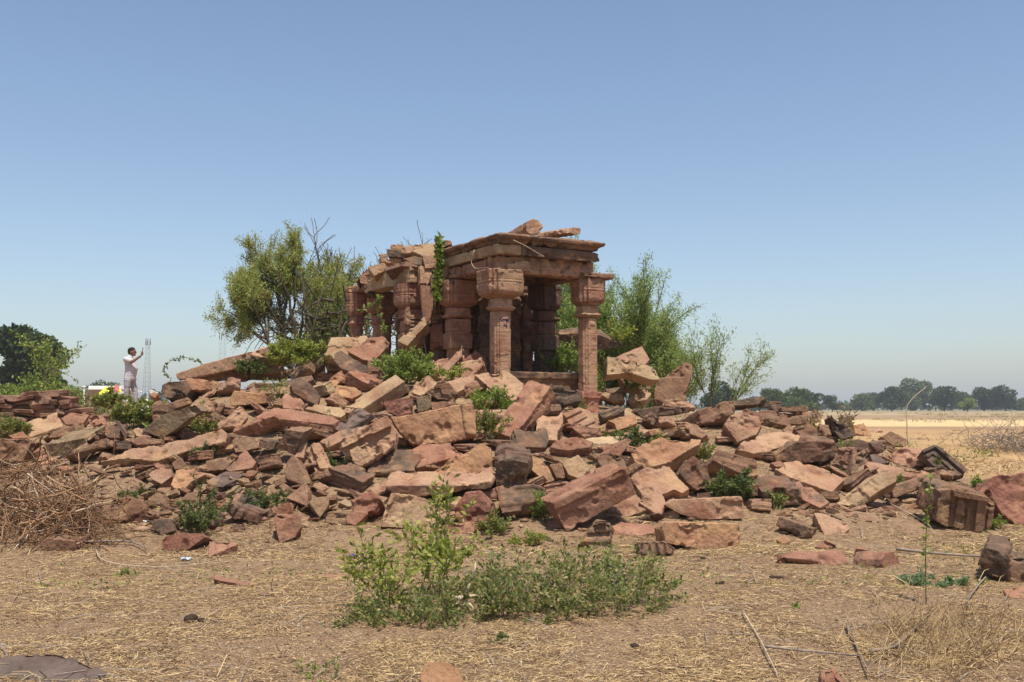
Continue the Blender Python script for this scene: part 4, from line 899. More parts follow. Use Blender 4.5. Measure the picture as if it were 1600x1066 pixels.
PL = [  # name, px, py, height px, spread px, leaf, n, per, leaf px, label, cat, kw
 ('shrub',470,572,58,80,LEAF_YG,34,80,5,'dense yellow green shrub on the left crest beside the pale tan slab','shrub',{}),
 ('shrub',632,603,72,62,LEAF_BR,30,80,5,'bright green shrub in the middle of the rubble below the hall','shrub',{}),
 ('shrub',697,600,42,60,LEAF_YG,14,40,5,'low yellow green shrub right of the bright green shrub, below the pavilion','shrub',{}),
 ('shrub',388,586,36,46,LEAF_DK,16,60,4,'small dark green shrub under the long leaning pale slab','shrub',{}),
 ('shrub',425,572,30,40,LEAF_DK,12,50,4,'dark green weed behind the pink triangular slab','weed',{}),
 ('shrub',768,644,52,54,LEAF_BR,16,45,5,'leafy green shrub growing over the smooth pale pink boulder','shrub',{}),
 ('shrub',764,690,66,30,LEAF_OL,14,40,5,'tangled green creeper between the orange ended block and the great tilted slab','creeper',{}),
 ('shrub',690,672,30,60,LEAF_BR,8,26,5,'leafy sprig trailing over the face of the orange ended block','creeper',{'lean':1.4}),
 ('shrub',655,690,40,30,LEAF_OL,7,22,5,'thin sprig left of the orange ended block','weed',{}),
 ('shrub',517,742,50,26,LEAF_DK,12,45,4,'green leafy stem growing against the stepped stone','weed',{}),
 ('shrub',853,812,62,24,LEAF_BR,12,40,5,'narrow green plant left of the big squared red block','weed',{}),
 ('shrub',772,836,48,40,LEAF_OL,14,30,5,'tuft of cut stalks and grass behind the low bush','weed',{}),
 ('shrub',826,850,34,60,LEAF_YG,12,30,5,'pale weed among straw at the foot of the big squared red block','weed',{}),
 ('shrub',1136,776,58,84,LEAF_DK,26,75,6,'dense green shrub in a hollow on the right slope','shrub',{}),
 ('shrub',990,708,52,28,LEAF_DK,12,40,5,'dark green plant at the left end of the bright orange pink slab','weed',{}),
 ('cut_shrub',308,832,72,64,LEAF_DK,24,55,5,'cut back green shrub with thick stubs at the left foot of the mound','shrub',{'r':.014}),
 ('shrub',418,796,48,62,LEAF_DK,14,40,5,'green regrowth around cut stubs right of the worn figure block','shrub',{'r':.012}),
 ('shrub',222,784,30,84,LEAF_DK,16,50,5,'low dark green shrub above the weathered grey brown boulder','shrub',{}),
 ('shrub',300,682,50,80,LEAF_OL,18,36,5,'green weeds growing in front of the standing olive brown slab','weed',{}),
 ('flowering_shrub',216,668,62,66,LEAF_OL,26,60,6,'flowering shrub with a few white blooms beside the standing man','shrub',{}),
 ('shrub',176,634,32,60,LEAF_OL,18,60,5,'low olive shrub behind the man on the left','shrub',{}),
 ('shrub',228,690,36,34,LEAF_BR,10,40,6,'bright leafy weed below the flowering shrub','weed',{}),
 ('shrub',16,690,58,52,LEAF_OL,18,45,5,'olive weed at the left edge in front of the dry stone wall','weed',{}),
 ('shrub',64,660,44,26,LEAF_BR,9,36,5,'green weed growing on the face of the dry stone wall','weed',{}),
 ('shrub',116,668,26,34,LEAF_OL,8,30,5,'small weed at the foot of the dry stone wall','weed',{}),
 ('shrub',1318,728,52,18,LEAF_OL,9,36,5,'upright weed against the carved pillar piece','weed',{}),
 ('leafy_stump',1273,725,36,12,LEAF_BR,4,16,5,'thin stump with a leafy top in front of the black topped block','stump',{'r':.022}),
 ('leafy_stump',1211,798,52,22,LEAF_BR,4,22,5,'thick stump sprouting leaves in front of the stump block','stump',{'r':.028}),
 ('leafy_stump',1174,778,44,20,LEAF_BR,4,18,5,'cut stump right of the dense green shrub','stump',{'r':.026}),
 ('shrub',1398,768,34,24,LEAF_OL,6,26,5,'small weed between the thick tan beam and the bridging beam','weed',{}),
 ('shrub',1530,770,34,36,LEAF_BR,10,40,5,'green tuft behind the miniature shrine block','weed',{}),
 ('shrub',1545,826,34,30,LEAF_BR,9,34,5,'leafy green weed right of the miniature shrine block','weed',{}),
 ('shrub',1482,820,20,30,LEAF_BR,7,30,5,'small bright weed at the base of the miniature shrine block','weed',{}),
 ('shrub',1460,742,40,24,LEAF_OL,8,26,5,'pale weed growing through the dark angled frame','weed',{}),
 ('herb',1462,912,30,100,LEAF_BG,26,55,6,'spreading blue green herb on bare ground near the right edge','herb',{'lean':1.6}),
 ('shrub',884,582,52,44,LEAF_BR,16,50,5,'leafy plant growing inside the pavilion beside the right pillar','weed',{'Y':20.2}),
 ('shrub',968,540,44,36,LEAF_YG,10,30,5,'bright sprig behind the red based pillar','weed',{'Y':20.9}),
 ('shrub',995,606,26,50,LEAF_OL,9,34,5,'small weed on the tan moulded block','weed',{}),
 ('shrub',904,652,50,16,LEAF_OL,5,24,5,'creeper climbing the red base of the right pillar','creeper',{}),
 ('shrub',952,684,24,46,LEAF_OL,8,24,5,'small weed in front of the orange squared block','weed',{}),
 ('shrub',1022,692,22,50,LEAF_OL,8,26,5,'weed above the bright orange pink slab','weed',{}),
 ('shrub',1100,720,40,40,LEAF_OL,10,26,5,'sparse weed left of the big two toned boulder','weed',{}),
 ('shrub',1308,655,30,36,LEAF_FR,10,30,5,'brownish shrub on the far side of the right crest','shrub',{'Y':23,'G':1}),
 ('shrub',1248,640,26,60,LEAF_FR,10,30,5,'dry reddish shrub behind the low squared crest block','shrub',{'Y':24,'G':1}),
 ('shrub',316,722,44,34,LEAF_DK,9,32,5,'green tuft with cut stalks at the end of the very long sloping slab','weed',{'r':.011}),
 ('shrub',434,640,72,24,LEAF_OL,7,24,4,'thin leafy stems in front of the level orange beam end','weed',{}),
 ('shrub',580,590,26,50,LEAF_BR,9,30,4,'weed among pale twigs below the purplish slab','weed',{}),
 ('shrub',150,634,24,60,LEAF_FR,44,90,4,'brown dry scrub between the dry stone wall and the man','shrub',{'Y':45,'G':1}),
 ('shrub',185,636,26,50,LEAF_FR,40,90,4,'brown dry scrub directly behind the man','shrub',{'Y':42,'G':1}),
 ('shrub',120,632,30,50,LEAF_OL,14,50,4,'olive scrub behind the right end of the dry stone wall','shrub',{'Y':40,'G':1}),
 ('shrub',196,900,24,30,LEAF_BR,6,20,5,'tiny green shoots beside a dark stump on the bare ground at left','weed',{'r':.008}),
 ('shrub',785,1004,28,40,LEAF_DK,8,30,6,'tiny weed in front of the low bush','weed',{}),
 ('shrub',500,1060,50,50,LEAF_BR,6,14,6,'sparse green sprigs at the bottom edge left of centre','weed',{}),
 ('shrub',1240,950,18,20,LEAF_BR,5,12,6,'tiny green shoots on bare ground at right','weed',{}),
 ('shrub',1310,745,20,20,LEAF_DK,6,26,5,'dark leafy tuft under the carved pillar piece','weed',{}),
]
for i, (nm, px, py, hp, sp, lm, n, per, lp, lab, cat, kw) in enumerate(PL):
    kw = dict(kw); G = kw.pop('G', 0); Yk = kw.pop('Y', None)
    if G:
        z_ = hgt((px - 800) / F * Yk, Yk); pb = proj(((px - 800) / F * Yk, Yk, z_))[1]; hp += max(0, pb - py); py = pb
    p = at(px, py, Yk)
    kw.setdefault('r', .005)
    shrub(nm, p, m_(p, hp), m_(p, sp), lab, cat, lm, n=n, per=per, ls=m_(p, lp), seed=i, **kw)
    if nm == 'flowering_shrub':
        rng = np.random.default_rng(3); WP = leaf_mat('white_petal', [(0, (.75, .74, .7)), (1, (.85, .84, .8))])
        rt = [o for o in bpy.data.objects if o.name.startswith('flowering_shrub')][0]
        for k in range(9):
            fl = MB()
            c = np.array([rng.uniform(-.2, .45), rng.uniform(-.45, -.2), rng.uniform(.3, .62)])
            fl.leaves(np.repeat(c[None], 6, 0), .055, rng, .7)
            obj('flower', fl.mesh('flower'), WP, rt)
# two leafy saplings and the low bush in front
for px, py, hp, sp, lab, sd in ((628, 958, 190, 120, 'taller pale green leafy sapling at the left of the low bush', 71), (686, 935, 175, 100, 'leafy sapling with a bare lower stem right of the taller one', 72)):
    p = at(px, py)
    shrub('sapling', p, m_(p, hp), m_(p, sp), lab, 'sapling', LEAF_YG, n=9 if sd == 71 else 5, per=25, ls=m_(p, 12), seed=sd, lean=.75, sub=6, f0=.35 if sd == 71 else .5, aspect=.4, r=.007, wob=.12)
for k, (px, py, hp, sp, n) in enumerate(((600, 972, 80, 120, 34), (665, 978, 92, 130, 40), (735, 962, 95, 130, 42), (800, 960, 100, 140, 46), (870, 962, 108, 150, 50), (940, 950, 120, 150, 50), (1000, 940, 95, 130, 36), (770, 925, 90, 140, 34), (880, 918, 95, 150, 36), (965, 908, 80, 120, 28))):
    p = at(px, py)
    lab = ['low bush at the left end of the foreground row', 'low bush below the taller sapling', 'low bush behind the dry root', 'low bush right of the dry root', 'dense low bush in the middle of the foreground row', 'tallest low bush with a raised sprig', 'low bush at the right end of the foreground row',
           'low bush behind the dry root, nearer the stones', 'low bush at the back, below the big squared red block', 'low bush nearest the stepped carved stone'][k]
    shrub('low_bush', p, m_(p, hp), m_(p, sp), lab, 'bush', LEAF_LB, n=int(n * .6), per=14, ls=m_(p, 7.5), seed=200 + k, lean=1.0, sub=4, f0=.12, r=.0032, wob=.24, stemmat=STICKG if k % 2 else STEM, group='low bushes in the foreground', aspect=.5)
# tall thin stem on the right, dry stalk far right
def stalk(name, pts, r, label, cat, mat, leafmat=None, ls=.03, nl=0, seed=0, leaf_from=.2):
    pts = np.array(pts, float); rng = np.random.default_rng(seed)
    f = np.linspace(0, 1, 14); dense, _ = along(pts, f); 
    dense[1:-1] = (dense[:-2] + dense[2:] + 2 * dense[1:-1]) / 4
    mb = MB(); mb.tube(dense - pts[0], r, r * .5)
    if not nl:
        o = obj(name, mb.mesh(name), mat); o.location = pts[0]; return tag(o, label, cat)
    root = empty(name, tuple(pts[0]), label, cat); obj('stem', mb.mesh('stem'), mat, root)
    lf = MB(); pos, tn = along(dense - pts[0], leaf_from + (1 - leaf_from) * rng.uniform(0, 1, nl))
    lf.leaves(pos, ls, rng, .5); obj('foliage', lf.mesh('foliage'), leafmat, root); return root
def pxline(pl, Y=None, dY=0.0, dz=0.0):
    out = []
    for q in pl:
        y = (hit(q[0], q[1], surf) if Y is None else Y) + dY
        out.append(P(q[0], q[1], y) + np.array([0, 0, dz]))
    return out
y0 = hit(1447, 945)
stalk('tall_weed', pxline([(1447, 945), (1446, 860), (1449, 800), (1455, 740)], y0), .006, 'tall thin weed with small leaf whorls rising near the right edge', 'weed', STEM, LEAF_BR, .05, 60, 1)
stalk('dry_stalk', pxline([(1418, 695), (1417, 660), (1416, 634), (1430, 618), (1446, 606)], 30), .02, 'dry pale stalk bent over at its top against the far trees', 'dry stalk', STICK)
stalk('arching_vine', pxline([(318, 570), (300, 560), (285, 558), (268, 562), (256, 575), (258, 586), (268, 592)], hit(320, 600) + .3), .006, 'arching leafy vine curling against the sky on the left', 'vine', STEM, LEAF_DK, .07, 70, 2, 0)
stalk('climbing_vine', pxline([(684, 470), (682, 440), (688, 415), (684, 392), (687, 370)], 19.25), .012, 'green vine climbing the back corner of the pavilion', 'vine', STEM, LEAF_BR, .12, 420, 3, 0)
stalk('climbing_vine', pxline([(560, 486), (580, 478), (594, 462), (588, 470), (596, 500), (602, 520)], 20.0), .007, 'leafy sprig hanging across the hall pillars', 'vine', STEM, LEAF_BR, .1, 90, 4, 0)
stalk('dry_vine', pxline([(660, 600), (668, 560), (660, 520), (664, 470), (668, 440)], 19.6), .014, 'grey leafless vine hanging down between hall and pavilion', 'vine', STICKG)
stalk('dry_vine', [pav.matrix_world @ Vector(v) if False else Vector((AX, AY, 0)) + Matrix.Rotation(R(30), 3, 'Z') @ Vector(v) for v in ((-.05, -.55, 4.47), (.2, -.52, 4.40), (.45, -.5, 4.30), (.62, -.48, 4.24))], .008, 'white dry vine across the front frieze of the pavilion', 'dry vine', STICK)
stalk('dry_vine', [Vector((AX, AY, 0)) + Matrix.Rotation(R(30), 3, 'Z') @ Vector(v) for v in ((-.33, .35, 4.4), (-.36, .45, 4.2), (-.36, .3, 4.06), (-.38, .1, 4.03), (-.35, -.2, 4.02))], .007, 'white dry vine hanging down the left side of the pavilion', 'dry vine', STICK)
# dead sticks
STK = [([(0, 726), (30, 736), (58, 748), (100, 770), (112, 790), (120, 830)], 'STICK', .012, 'long white curved stick lying over the brushwood heap'),
 ([(38, 749), (55, 735), (68, 718)], 'STICK', .016, 'short pale forked stick on top of the brushwood heap'),
 ([(118, 783), (150, 752), (175, 726), (194, 715)], 'STICK', .010, 'orange tan stick slanting up out of the brushwood heap'),
 ([(130, 851), (170, 850), (205, 850), (222, 857), (229, 863)], 'STICKG', .014, 'thick crooked stick on bare ground below the brushwood heap'),
 ([(150, 862), (153, 876), (175, 886), (230, 891), (300, 889), (350, 878)], 'STICK', .006, 'thin pale stick arcing across the bare ground at left'),
 ([(1375, 682), (1388, 715), (1400, 740), (1430, 775), (1442, 790)], 'STICK', .010, 'long grey stalk leaning across the right slope'),
 ([(1384, 762), (1389, 775), (1381, 786)], 'STICK', .010, 'small bent pale twig below the thick tan beam'),
 ([(1360, 1025), (1397, 1019), (1431, 988), (1453, 961)], 'STICKG', .012, 'curved grey stick in the straw at the bottom right'),
 ([(1195, 1017), (1250, 1024), (1343, 1032)], 'STICKG', .010, 'straight dark stick lying at the bottom right'),
 ([(1323, 981), (1340, 1020), (1358, 1060)], 'STICKG', .009, 'thin dark stick pointing at the viewer at the bottom right'),
 ([(1543, 904), (1528, 920), (1514, 940), (1512, 953)], 'STICKG', .010, 'dark arched stick below the channelled edge block'),
 ([(1400, 862), (1450, 868), (1500, 872), (1540, 874)], 'STICKG', .018, 'dark weathered stick lying behind the blue green herb'),
 ([(1390, 790), (1420, 805), (1450, 822), (1462, 838)], 'STICK', .006, 'pale curved twig left of the miniature shrine block'),
 ([(1160, 960), (1190, 1010), (1215, 1062)], 'STICK', .007, 'pale branched stick at the bottom edge right of centre'),
 ([(210, 697), (240, 693), (284, 681)], 'STICK', .012, 'pale straight stick lying above the very long sloping slab'),
 ([(1237, 790), (1250, 770), (1242, 745), (1225, 730)], 'STICK', .008, 'thin pale twig above the stained flat slab'),
 ([(830, 735), (834, 758), (850, 770)], 'STICK', .009, 'pale hooked twig left of the tan triangular stone'),
 ([(1050, 668), (1066, 655), (1072, 645)], 'STICK', .010, 'short pale root beside the dark flat block')]
for i, (pl, mt, r, lab) in enumerate(STK):
    pts = pxline(pl, dY=-.05, dz=.03); 
    stalk('dry_stick', pts, r, lab, 'stick', globals()[mt])
# forked dry root in front of the low bush
mb = MB(); rng = np.random.default_rng(9); p = at(722, 958)
for d in ((1, .2, .5), (.8, .1, .9), (-.5, -.4, -.2), (.1, -.8, -.15), (.3, -.6, -.1), (-.8, .1, .2)):
    c = curve((0, 0, .12), d, .30 if d[0] > .7 else .16, 5, rng, .25); mb.tube(c, .018, .006)
rt = obj('dry_root', mb.mesh('dry_root', True), STICK); rt.location = p; tag(rt, 'pale forked dry root lying in front of the low bush', 'root')
# brushwood heap on the left
mb = MB(); rng = np.random.default_rng(10)
for i in range(1250):
    px = rng.uniform(-80, 172); e = 1 - ((px - 30) / 150) ** 2
    top = 848 - 122 * max(e, .05) ** .6
    py = rng.uniform(top, 848); y = 11.6 + rng.uniform(-.3, .7) + (848 - py) * .008
    c = P(px, py, y); c[2] = max(c[2], 0.02)
    d = rng.normal(size=3); d[2] *= .45; d[1] *= .6
    big = i % 3 == 0
    L = rng.uniform(.5, 1.15) if big else rng.uniform(.15, .6)
    cv = curve(c - d / np.linalg.norm(d) * L / 2, d, L, 8, rng, .26); cv[:, 2] = np.maximum(cv[:, 2], .01)
    mb.tube(cv, rng.uniform(.006, .013) if big else rng.uniform(.003, .006), .002, 4 if big else 3)
bp = obj('brushwood_heap', mb.mesh('brushwood_heap'), BRUSH); tag(bp, 'heap of dry brown brushwood and twigs at the left edge', 'brushwood heap')
mb = MB(); p = P(1578, 690, 36)
for i in range(420):
    c = p + rng.normal(size=3) * np.array([.9, .5, .22]); c[2] = max(c[2], .05)
    mb.tube(curve(c, rng.normal(size=3) * np.array([1, 1, .6]), rng.uniform(.3, 1.1), 5, rng, .3), .012, .004, 3)
bp = obj('brushwood_heap', mb.mesh('brushwood_heap'), STICKG); tag(bp, 'grey tangle of cut thorn branches in the field at the right edge', 'brushwood heap')
# dung
DUNG = flat_mat('dark_dung', (.045, .03, .022), .95, .4, 40)
def dung(px, py, n, s, lab):
    p = at(px, py); bm = bmesh.new(); r = random.Random(px)
    for i in range(n):
        m = Matrix.Translation((r.uniform(-1, 1) * s, r.uniform(-.5, .5) * s, s * .25 + r.uniform(0, .2) * s)) @ Matrix.Diagonal((1, .8, .55, 1))
        bmesh.ops.create_icosphere(bm, subdivisions=3, radius=s * r.uniform(.4, .6), matrix=m)
    me = bpy.data.meshes.new('dung_pat'); bm.to_mesh(me); bm.free()
    n_ = len(me.vertices); co = np.empty(n_ * 3, np.float32); me.vertices.foreach_get('co', co); co = co.reshape(-1, 3)
    co *= (1 + .18 * vnoise(co * 30))[:, None]; me.vertices.foreach_set('co', co.ravel()); smooth(me)
    o = obj('dung_pat', me, DUNG); o.location = p; tag(o, lab, 'dung')
dung(304, 972, 7, .07, 'dark crumpled dung lump on bare ground at left'); dung(270, 979, 4, .03, 'smaller dark dung beside the crumpled lump')
dung(1211, 905, 4, .06, 'flat brown dung pat right of centre on bare ground'); dung(1124, 912, 3, .035, 'tiny dung lump left of the flat brown pat'); dung(995, 1012, 3, .04, 'dark dung disc at the bottom centre'); dung(1097, 874, 4, .045, 'dark clod in front of the lower front block')

# ------------------------------------------------------------------ trees
def tree(name, base, label, cat, P_, seed, leafmat, barkmat=BARK, group=None):
    rng = np.random.default_rng(seed); root = empty(name, tuple(base), label, cat, group)
    tb, lf = MB(), MB()
    def grow(p, d, L, r, lv):
        n = P_['seg']; c = curve(p, d, L, n, rng, P_['wob'], P_['lift'][lv]); r = max(r, P_.get('rmin', .004)); tb.tube(c, r, max(r * .55, P_.get('rmin', .002)), 5 if lv < 2 else 3)
        if lv >= P_['levels']:
            m = P_['leaves']
            f = rng.uniform(.1, 1, m); pos, tn = along(c, f); tn = tn / np.linalg.norm(tn, axis=1)[:, None]
            pos = pos + rng.normal(size=(m, 3)) * P_['scat']
            lf.leaves(pos, P_['ls'], rng, P_['asp'], dirs=tn * P_['al'] + rng.normal(size=(m, 3)) * (1 - P_['al']) + np.array([0, 0, P_.get('droop', 0)]), dj=.2)
            return
        k = P_['kids'][lv]
        for i in range(k):
            f = rng.uniform(P_['f0'][lv], 1.0) if i else 1.0
            b, t = along(c, np.array([f])); t = t[0] / np.linalg.norm(t[0])
            s = rng.normal(size=3); s -= t * (s @ t); s /= np.linalg.norm(s)
            a = P_['ang'][lv] * rng.uniform(.5, 1.2)
            grow(b[0], t * math.cos(a) + s * math.sin(a), L * P_['len'][lv] * rng.uniform(.7, 1.15), max(r * P_['rad'], .004), lv + 1)
    for d, L, r in P_['trunks']:
        grow(np.array([rng.normal() * P_.get('tsp', .1), rng.normal() * P_.get('tsp', .1), 0]), np.array(d, float), L, r, 0)
    obj('trunk', tb.mesh('trunk', True), barkmat, root)
    if lf.n: obj('crown', lf.mesh('crown'), leafmat, root)
    return root
def gp(px, Y): 
    x = (px - 800) / F * Y; return (x, Y, hgt(x, Y) - .1)
AC = dict(seg=6, wob=.10, lift=[.05, .05, .03, 0], levels=3, leaves=95, scat=.07, ls=.085, asp=.28, al=.35, kids=[6, 7, 6], f0=[.45, .3, .25], ang=[.6, .75, .8], len=[.6, .56, .55], rad=.5, trunks=[((-.12, 0, 1), 2.75, .11), ((.3, .1, 1), 2.6, .09), ((-.35, -.1, 1), 2.3, .07)])
tree('acacia_tree', gp(468, 27), 'feathery green acacia tree on the left behind the mound', 'tree', AC, 21, LEAF_AC, BARKD).scale = (.78, .85, 1)
AC2 = dict(AC); AC2.update(leaves=52, trunks=[((.1, 0, 1), 2.2, .13), ((-.2, .2, 1), 2.1, .09)], kids=[5, 6, 5])
tree('acacia_tree', gp(520, 28.5), 'paler yellowing acacia tree close to the hall, right of the greener one', 'tree', AC2, 22, leaf_mat('yellowing_leaf', [(0, (.16, .18, .05)), (.5, (.30, .29, .08)), (.85, (.42, .34, .11)), (1, (.38, .2, .1))]), BARK)
BT = dict(rmin=.009, seg=6, wob=.14, lift=[.02, .05, .03, .02], levels=3, leaves=3, scat=.05, ls=.05, asp=.5, al=.3, kids=[6, 8, 9], f0=[.4, .25, .2], ang=[.7, .8, .8], len=[.75, .65, .6], rad=.5, trunks=[((-.1, 0, 1), 2.55, .10), ((.35, 0, 1), 2.5, .09), ((.1, .2, 1), 2.5, .08)])
tree('bare_tree', gp(600, 29), 'nearly leafless grey tree rising behind the hall roof', 'tree', BT, 23, LEAF_FR, BARK)
# twisted vine-wrapped trunks left of the hall
mb = MB(); rng = np.random.default_rng(31); b0 = np.array(gp(515, 25.5))
for i in range(16):
    mb.tube(curve((rng.normal() * .45, rng.normal() * .2, 0), (rng.normal() * .35, rng.normal() * .2, 1), rng.uniform(2.6, 3.6), 9, rng, .16), rng.uniform(.03, .10), .015, 5)
for i in range(8):
    mb.tube(curve((rng.normal() * .4, rng.normal() * .2, rng.uniform(1.6, 2.6)), (1 if i % 2 else -1, 0, .1), rng.uniform(.6, 1.1), 6, rng, .25), .05, .015, 5)
root = empty('twisted_tree', tuple(b0), 'thick twisted dark trunks wrapped in vines left of the hall', 'tree')
obj('trunk', mb.mesh('trunk', True), BARKD, root)
lf = MB(); n = 2600; lf.leaves(np.stack([rng.normal(size=n) * .75, rng.normal(size=n) * .3, np.abs(rng.normal(size=n)) * .75 + .9], 1), .07, rng); obj('foliage', lf.mesh('foliage'), LEAF_DK, root)
WI = dict(seg=7, wob=.06, lift=[.01, .03, .02, .0], levels=2, leaves=150, scat=.06, ls=.10, asp=.2, al=.45, kids=[8, 9], f0=[.2, .15], ang=[.35, .5], len=[.72, .55], rad=.5, tsp=.35, trunks=[((rx, ry, 1), L, .045) for rx, ry, L in ((-.5, 0, 1.9), (-.3, .1, 2.2), (-.12, 0, 2.3), (.05, .2, 2.2), (.2, -.1, 2.0), (.33, 0, 1.8), (.42, .2, 1.5), (.05, -.3, 2.1), (-.2, .3, 2.2), (.25, -.3, 1.7), (-.38, -.2, 2.1))])
WI['ls'] = .09; WI['leaves'] = 120
tree('wispy_tree', gp(948, 25), 'tall wispy light green tree right behind the pavilion', 'tree', WI, 41, LEAF_WI, STEM)
W2 = dict(WI); W2.update(leaves=26, trunks=[((.6, 0, 1), 1.3, .03), ((1.0, .2, .8), 1.35, .025), ((.4, .1, 1), 1.2, .025), ((.8, -.2, .6), 1.1, .025)], kids=[7, 8], tsp=.2, wob=.07)
W4 = dict(WI); W4.update(leaves=90, trunks=[((.2, 0, 1), 1.5, .03), ((-.1, .1, 1), 1.6, .03), ((.5, 0, 1), 1.4, .03), ((.35, .2, 1), 1.3, .03)])
tree('wispy_tree', gp(1000, 25.5), 'lower wispy green bush between the tall wispy tree and the arching one', 'tree', W4, 45, LEAF_WI, STEM)
tree('wispy_tree', gp(985, 24), 'sparse wispy tree with branches arching out to the right', 'tree', W2, 42, LEAF_WI, STEM)
W3 = dict(WI); W3.update(leaves=30, trunks=[((.1, 0, 1), 1.3, .02), ((-.3, 0, 1), 1.2, .02), ((.5, .1, 1), 1.2, .02)], kids=[6, 6], tsp=.15)
tree('wispy_tree', gp(1105, 23), 'small thin wispy sapling behind the tall pointed upright slab', 'tree', W3, 43, LEAF_WI, STEM)
LS = dict(seg=6, wob=.12, lift=[.04, .03, .02, 0], levels=2, leaves=22, scat=.10, ls=.13, asp=.45, al=.3, kids=[7, 7], f0=[.25, .25], ang=[.7, .8], len=[.6, .6], rad=.5, tsp=.3, trunks=[((.25, 0, 1), 2.0, .04), ((.1, 0, 1), 1.3, .04), ((-.3, .1, 1), .9, .04), ((-.8, 0, .8), .9, .04), ((.9, 0, .7), .7, .03), ((-.1, -.3, .8), .9, .03)])
tree('leafy_shrub_tree', gp(76, 34), 'bright green loose young tree behind the dry stone wall at left', 'tree', LS, 51, LEAF_BR, STEM)

# distant trees: uneven crowns of leaf clumps round a limbed trunk
def far_tree(px, py_top, Y, wpx, label, seed, mat=LEAF_FAR, n=3400, trunkf=.22, py_base=638):
    rng = np.random.default_rng(seed); x = (px - 800) / F * Y
    H = (py_base - py_top) / F * Y; W = wpx / F * Y
    root = empty('distant_tree', (x, Y, 0), label, 'tree', 'trees far off across the fields')
    H = H + (1.6 - (py_base - 636) / F * Y)
    tb, lf = MB(), MB()
    nb = 11 + int(rng.integers(0, 5)); cs = []
    tb.tube(curve((0, 0, -.3), (0, 0, 1), H * .55, 5, rng, .08), W * .035, W * .015, 6)
    for i in range(nb):
        a = rng.uniform(0, 6.28); q = math.sqrt(rng.uniform(0, 1)); zz = rng.uniform(trunkf + .12, .86)
        rr = W * .5 * math.sqrt(max(.1, 1 - ((zz - .45) / .55) ** 2)) * q
        c = np.array([math.cos(a) * rr * .8, math.sin(a) * rr * .8, H * zz]); s = W * rng.uniform(.14, .24)
        cs.append((c, s)); tb.tube(np.array([[0, 0, H * trunkf], c * .5 + np.array([0, 0, H * .1]), c]), W * .012, W * .004, 4)
    n = int(n * 1.8); m = n // nb
    for c, s in cs:
        d = rng.normal(size=(m, 3)); d /= np.linalg.norm(d, axis=1)[:, None]
        pos = c + d * (s * rng.uniform(.35, 1.1, m) ** .6)[:, None] * np.array([1.15, 1.15, .8])
        lf.leaves(pos, W * .065, rng, .8, dirs=d * .6 + np.array([0, 0, .2]), dj=.6)
    obj('trunk', tb.mesh('trunk'), BARKD, root); obj('crown', lf.mesh('crown'), mat, root); return root
FT = [(34, 503, 90, 128, 'large dark round tree at the far left edge', LEAF_FAR, 9000), (1127, 600, 190, 58, 'dark tree just right of the tall pointed upright slab', LEAF_FAR, 3400), (1186, 620, 260, 36, 'low light green tree right of the dark one, behind the crest', LEAF_FL, 1800),
 (1206, 606, 240, 40, 'round green tree above the low squared crest block', LEAF_FL, 2600), (1238, 613, 250, 60, 'broad pale green tree above the right crest', LEAF_FL, 2600), (1268, 612, 255, 36, 'dark round tree at the right end of the crest grove', LEAF_FAR, 2200),
 (1299, 617, 330, 26, 'small lone round tree in the gap of the far tree line', LEAF_FAR, 1600), (1346, 618, 400, 40, 'low grey green trees left of the dark grove at right', LEAF_FL, 1800), (1364, 616, 420, 34, 'mid green low tree touching the dark grove', LEAF_FAR, 1600),
 (1392, 606, 380, 46, 'dark dense tree at the left of the far right grove', LEAF_FAR, 2800), (1428, 592, 430, 52, 'tallest paler tree in the middle of the far right grove', LEAF_FL, 3000), (1474, 601, 390, 46, 'dark tree right of the tallest one in the far grove', LEAF_FAR, 2800),
 (1505, 614, 420, 40, 'mid green tree in the far right grove', LEAF_FL, 2000), (1510, 622, 330, 24, 'small bright round bush in front of the far right grove', LEAF_BR, 1500), (1536, 608, 400, 44, 'dark broad tree in the right part of the far grove', LEAF_FAR, 2600), (1569, 604, 390, 40, 'dark tree near the right edge of the far grove', LEAF_FAR, 2600), (1592, 622, 420, 30, 'low tree cut by the right edge', LEAF_FL, 1400),
 (164, 592, 210, 44, 'pale rounded bare looking tree left of the man', LEAF_FL, 1400), (140, 600, 190, 34, 'mid green low tree behind the white shed', LEAF_FL, 1500), (244, 598, 170, 22, 'small dark round tree right of the man', LEAF_FAR, 1400), (10, 590, 60, 70, 'bright green bush at the left edge behind the wall', LEAF_BR, 2200), (118, 596, 70, 40, 'green bush behind the right end of the wall', LEAF_BR, 1800)]
for i, (px, pt, Y, wpx, lab, mt, n) in enumerate(FT): far_tree(px, pt, Y, wpx, lab, 600 + i, mt, n, .05 if Y < 100 else .15)
# low scrub line along the horizon
rng = np.random.default_rng(77); lf = MB(); n = 9000
yy = rng.uniform(430, 900, n); xx = rng.uniform(-.9, .9, n) * yy
hh = np.clip(vnoise(np.stack([xx * .012, yy * .004, 0 * xx], 1)) + .35, 0, 1)
lf.leaves(np.stack([xx, yy, rng.uniform(0, 1, n) * hh * 4.5], 1), 3.0, rng, .8); tag(obj('distant_scrub', lf.mesh('distant_scrub'), LEAF_FAR), 'low far scrub along the horizon', None, None, 'stuff')
lf = MB(); n = 5200; yy = 26 + rng.uniform(0, 1, n) ** 2 * 250; xx = rng.uniform(.1, .62, n) * yy
k = vnoise(np.stack([xx * .09, yy * .05, 0 * xx + 3], 1)) > .28; xx, yy = xx[k], yy[k]
cx_ = np.repeat(xx[:420], 26); cy_ = np.repeat(yy[:420], 26); k_ = len(cx_)
cx_ = cx_ + rng.normal(size=k_) * .16 * (1 + cy_ * .012); cy_ = cy_ + rng.normal(size=k_) * .16 * (1 + cy_ * .012)
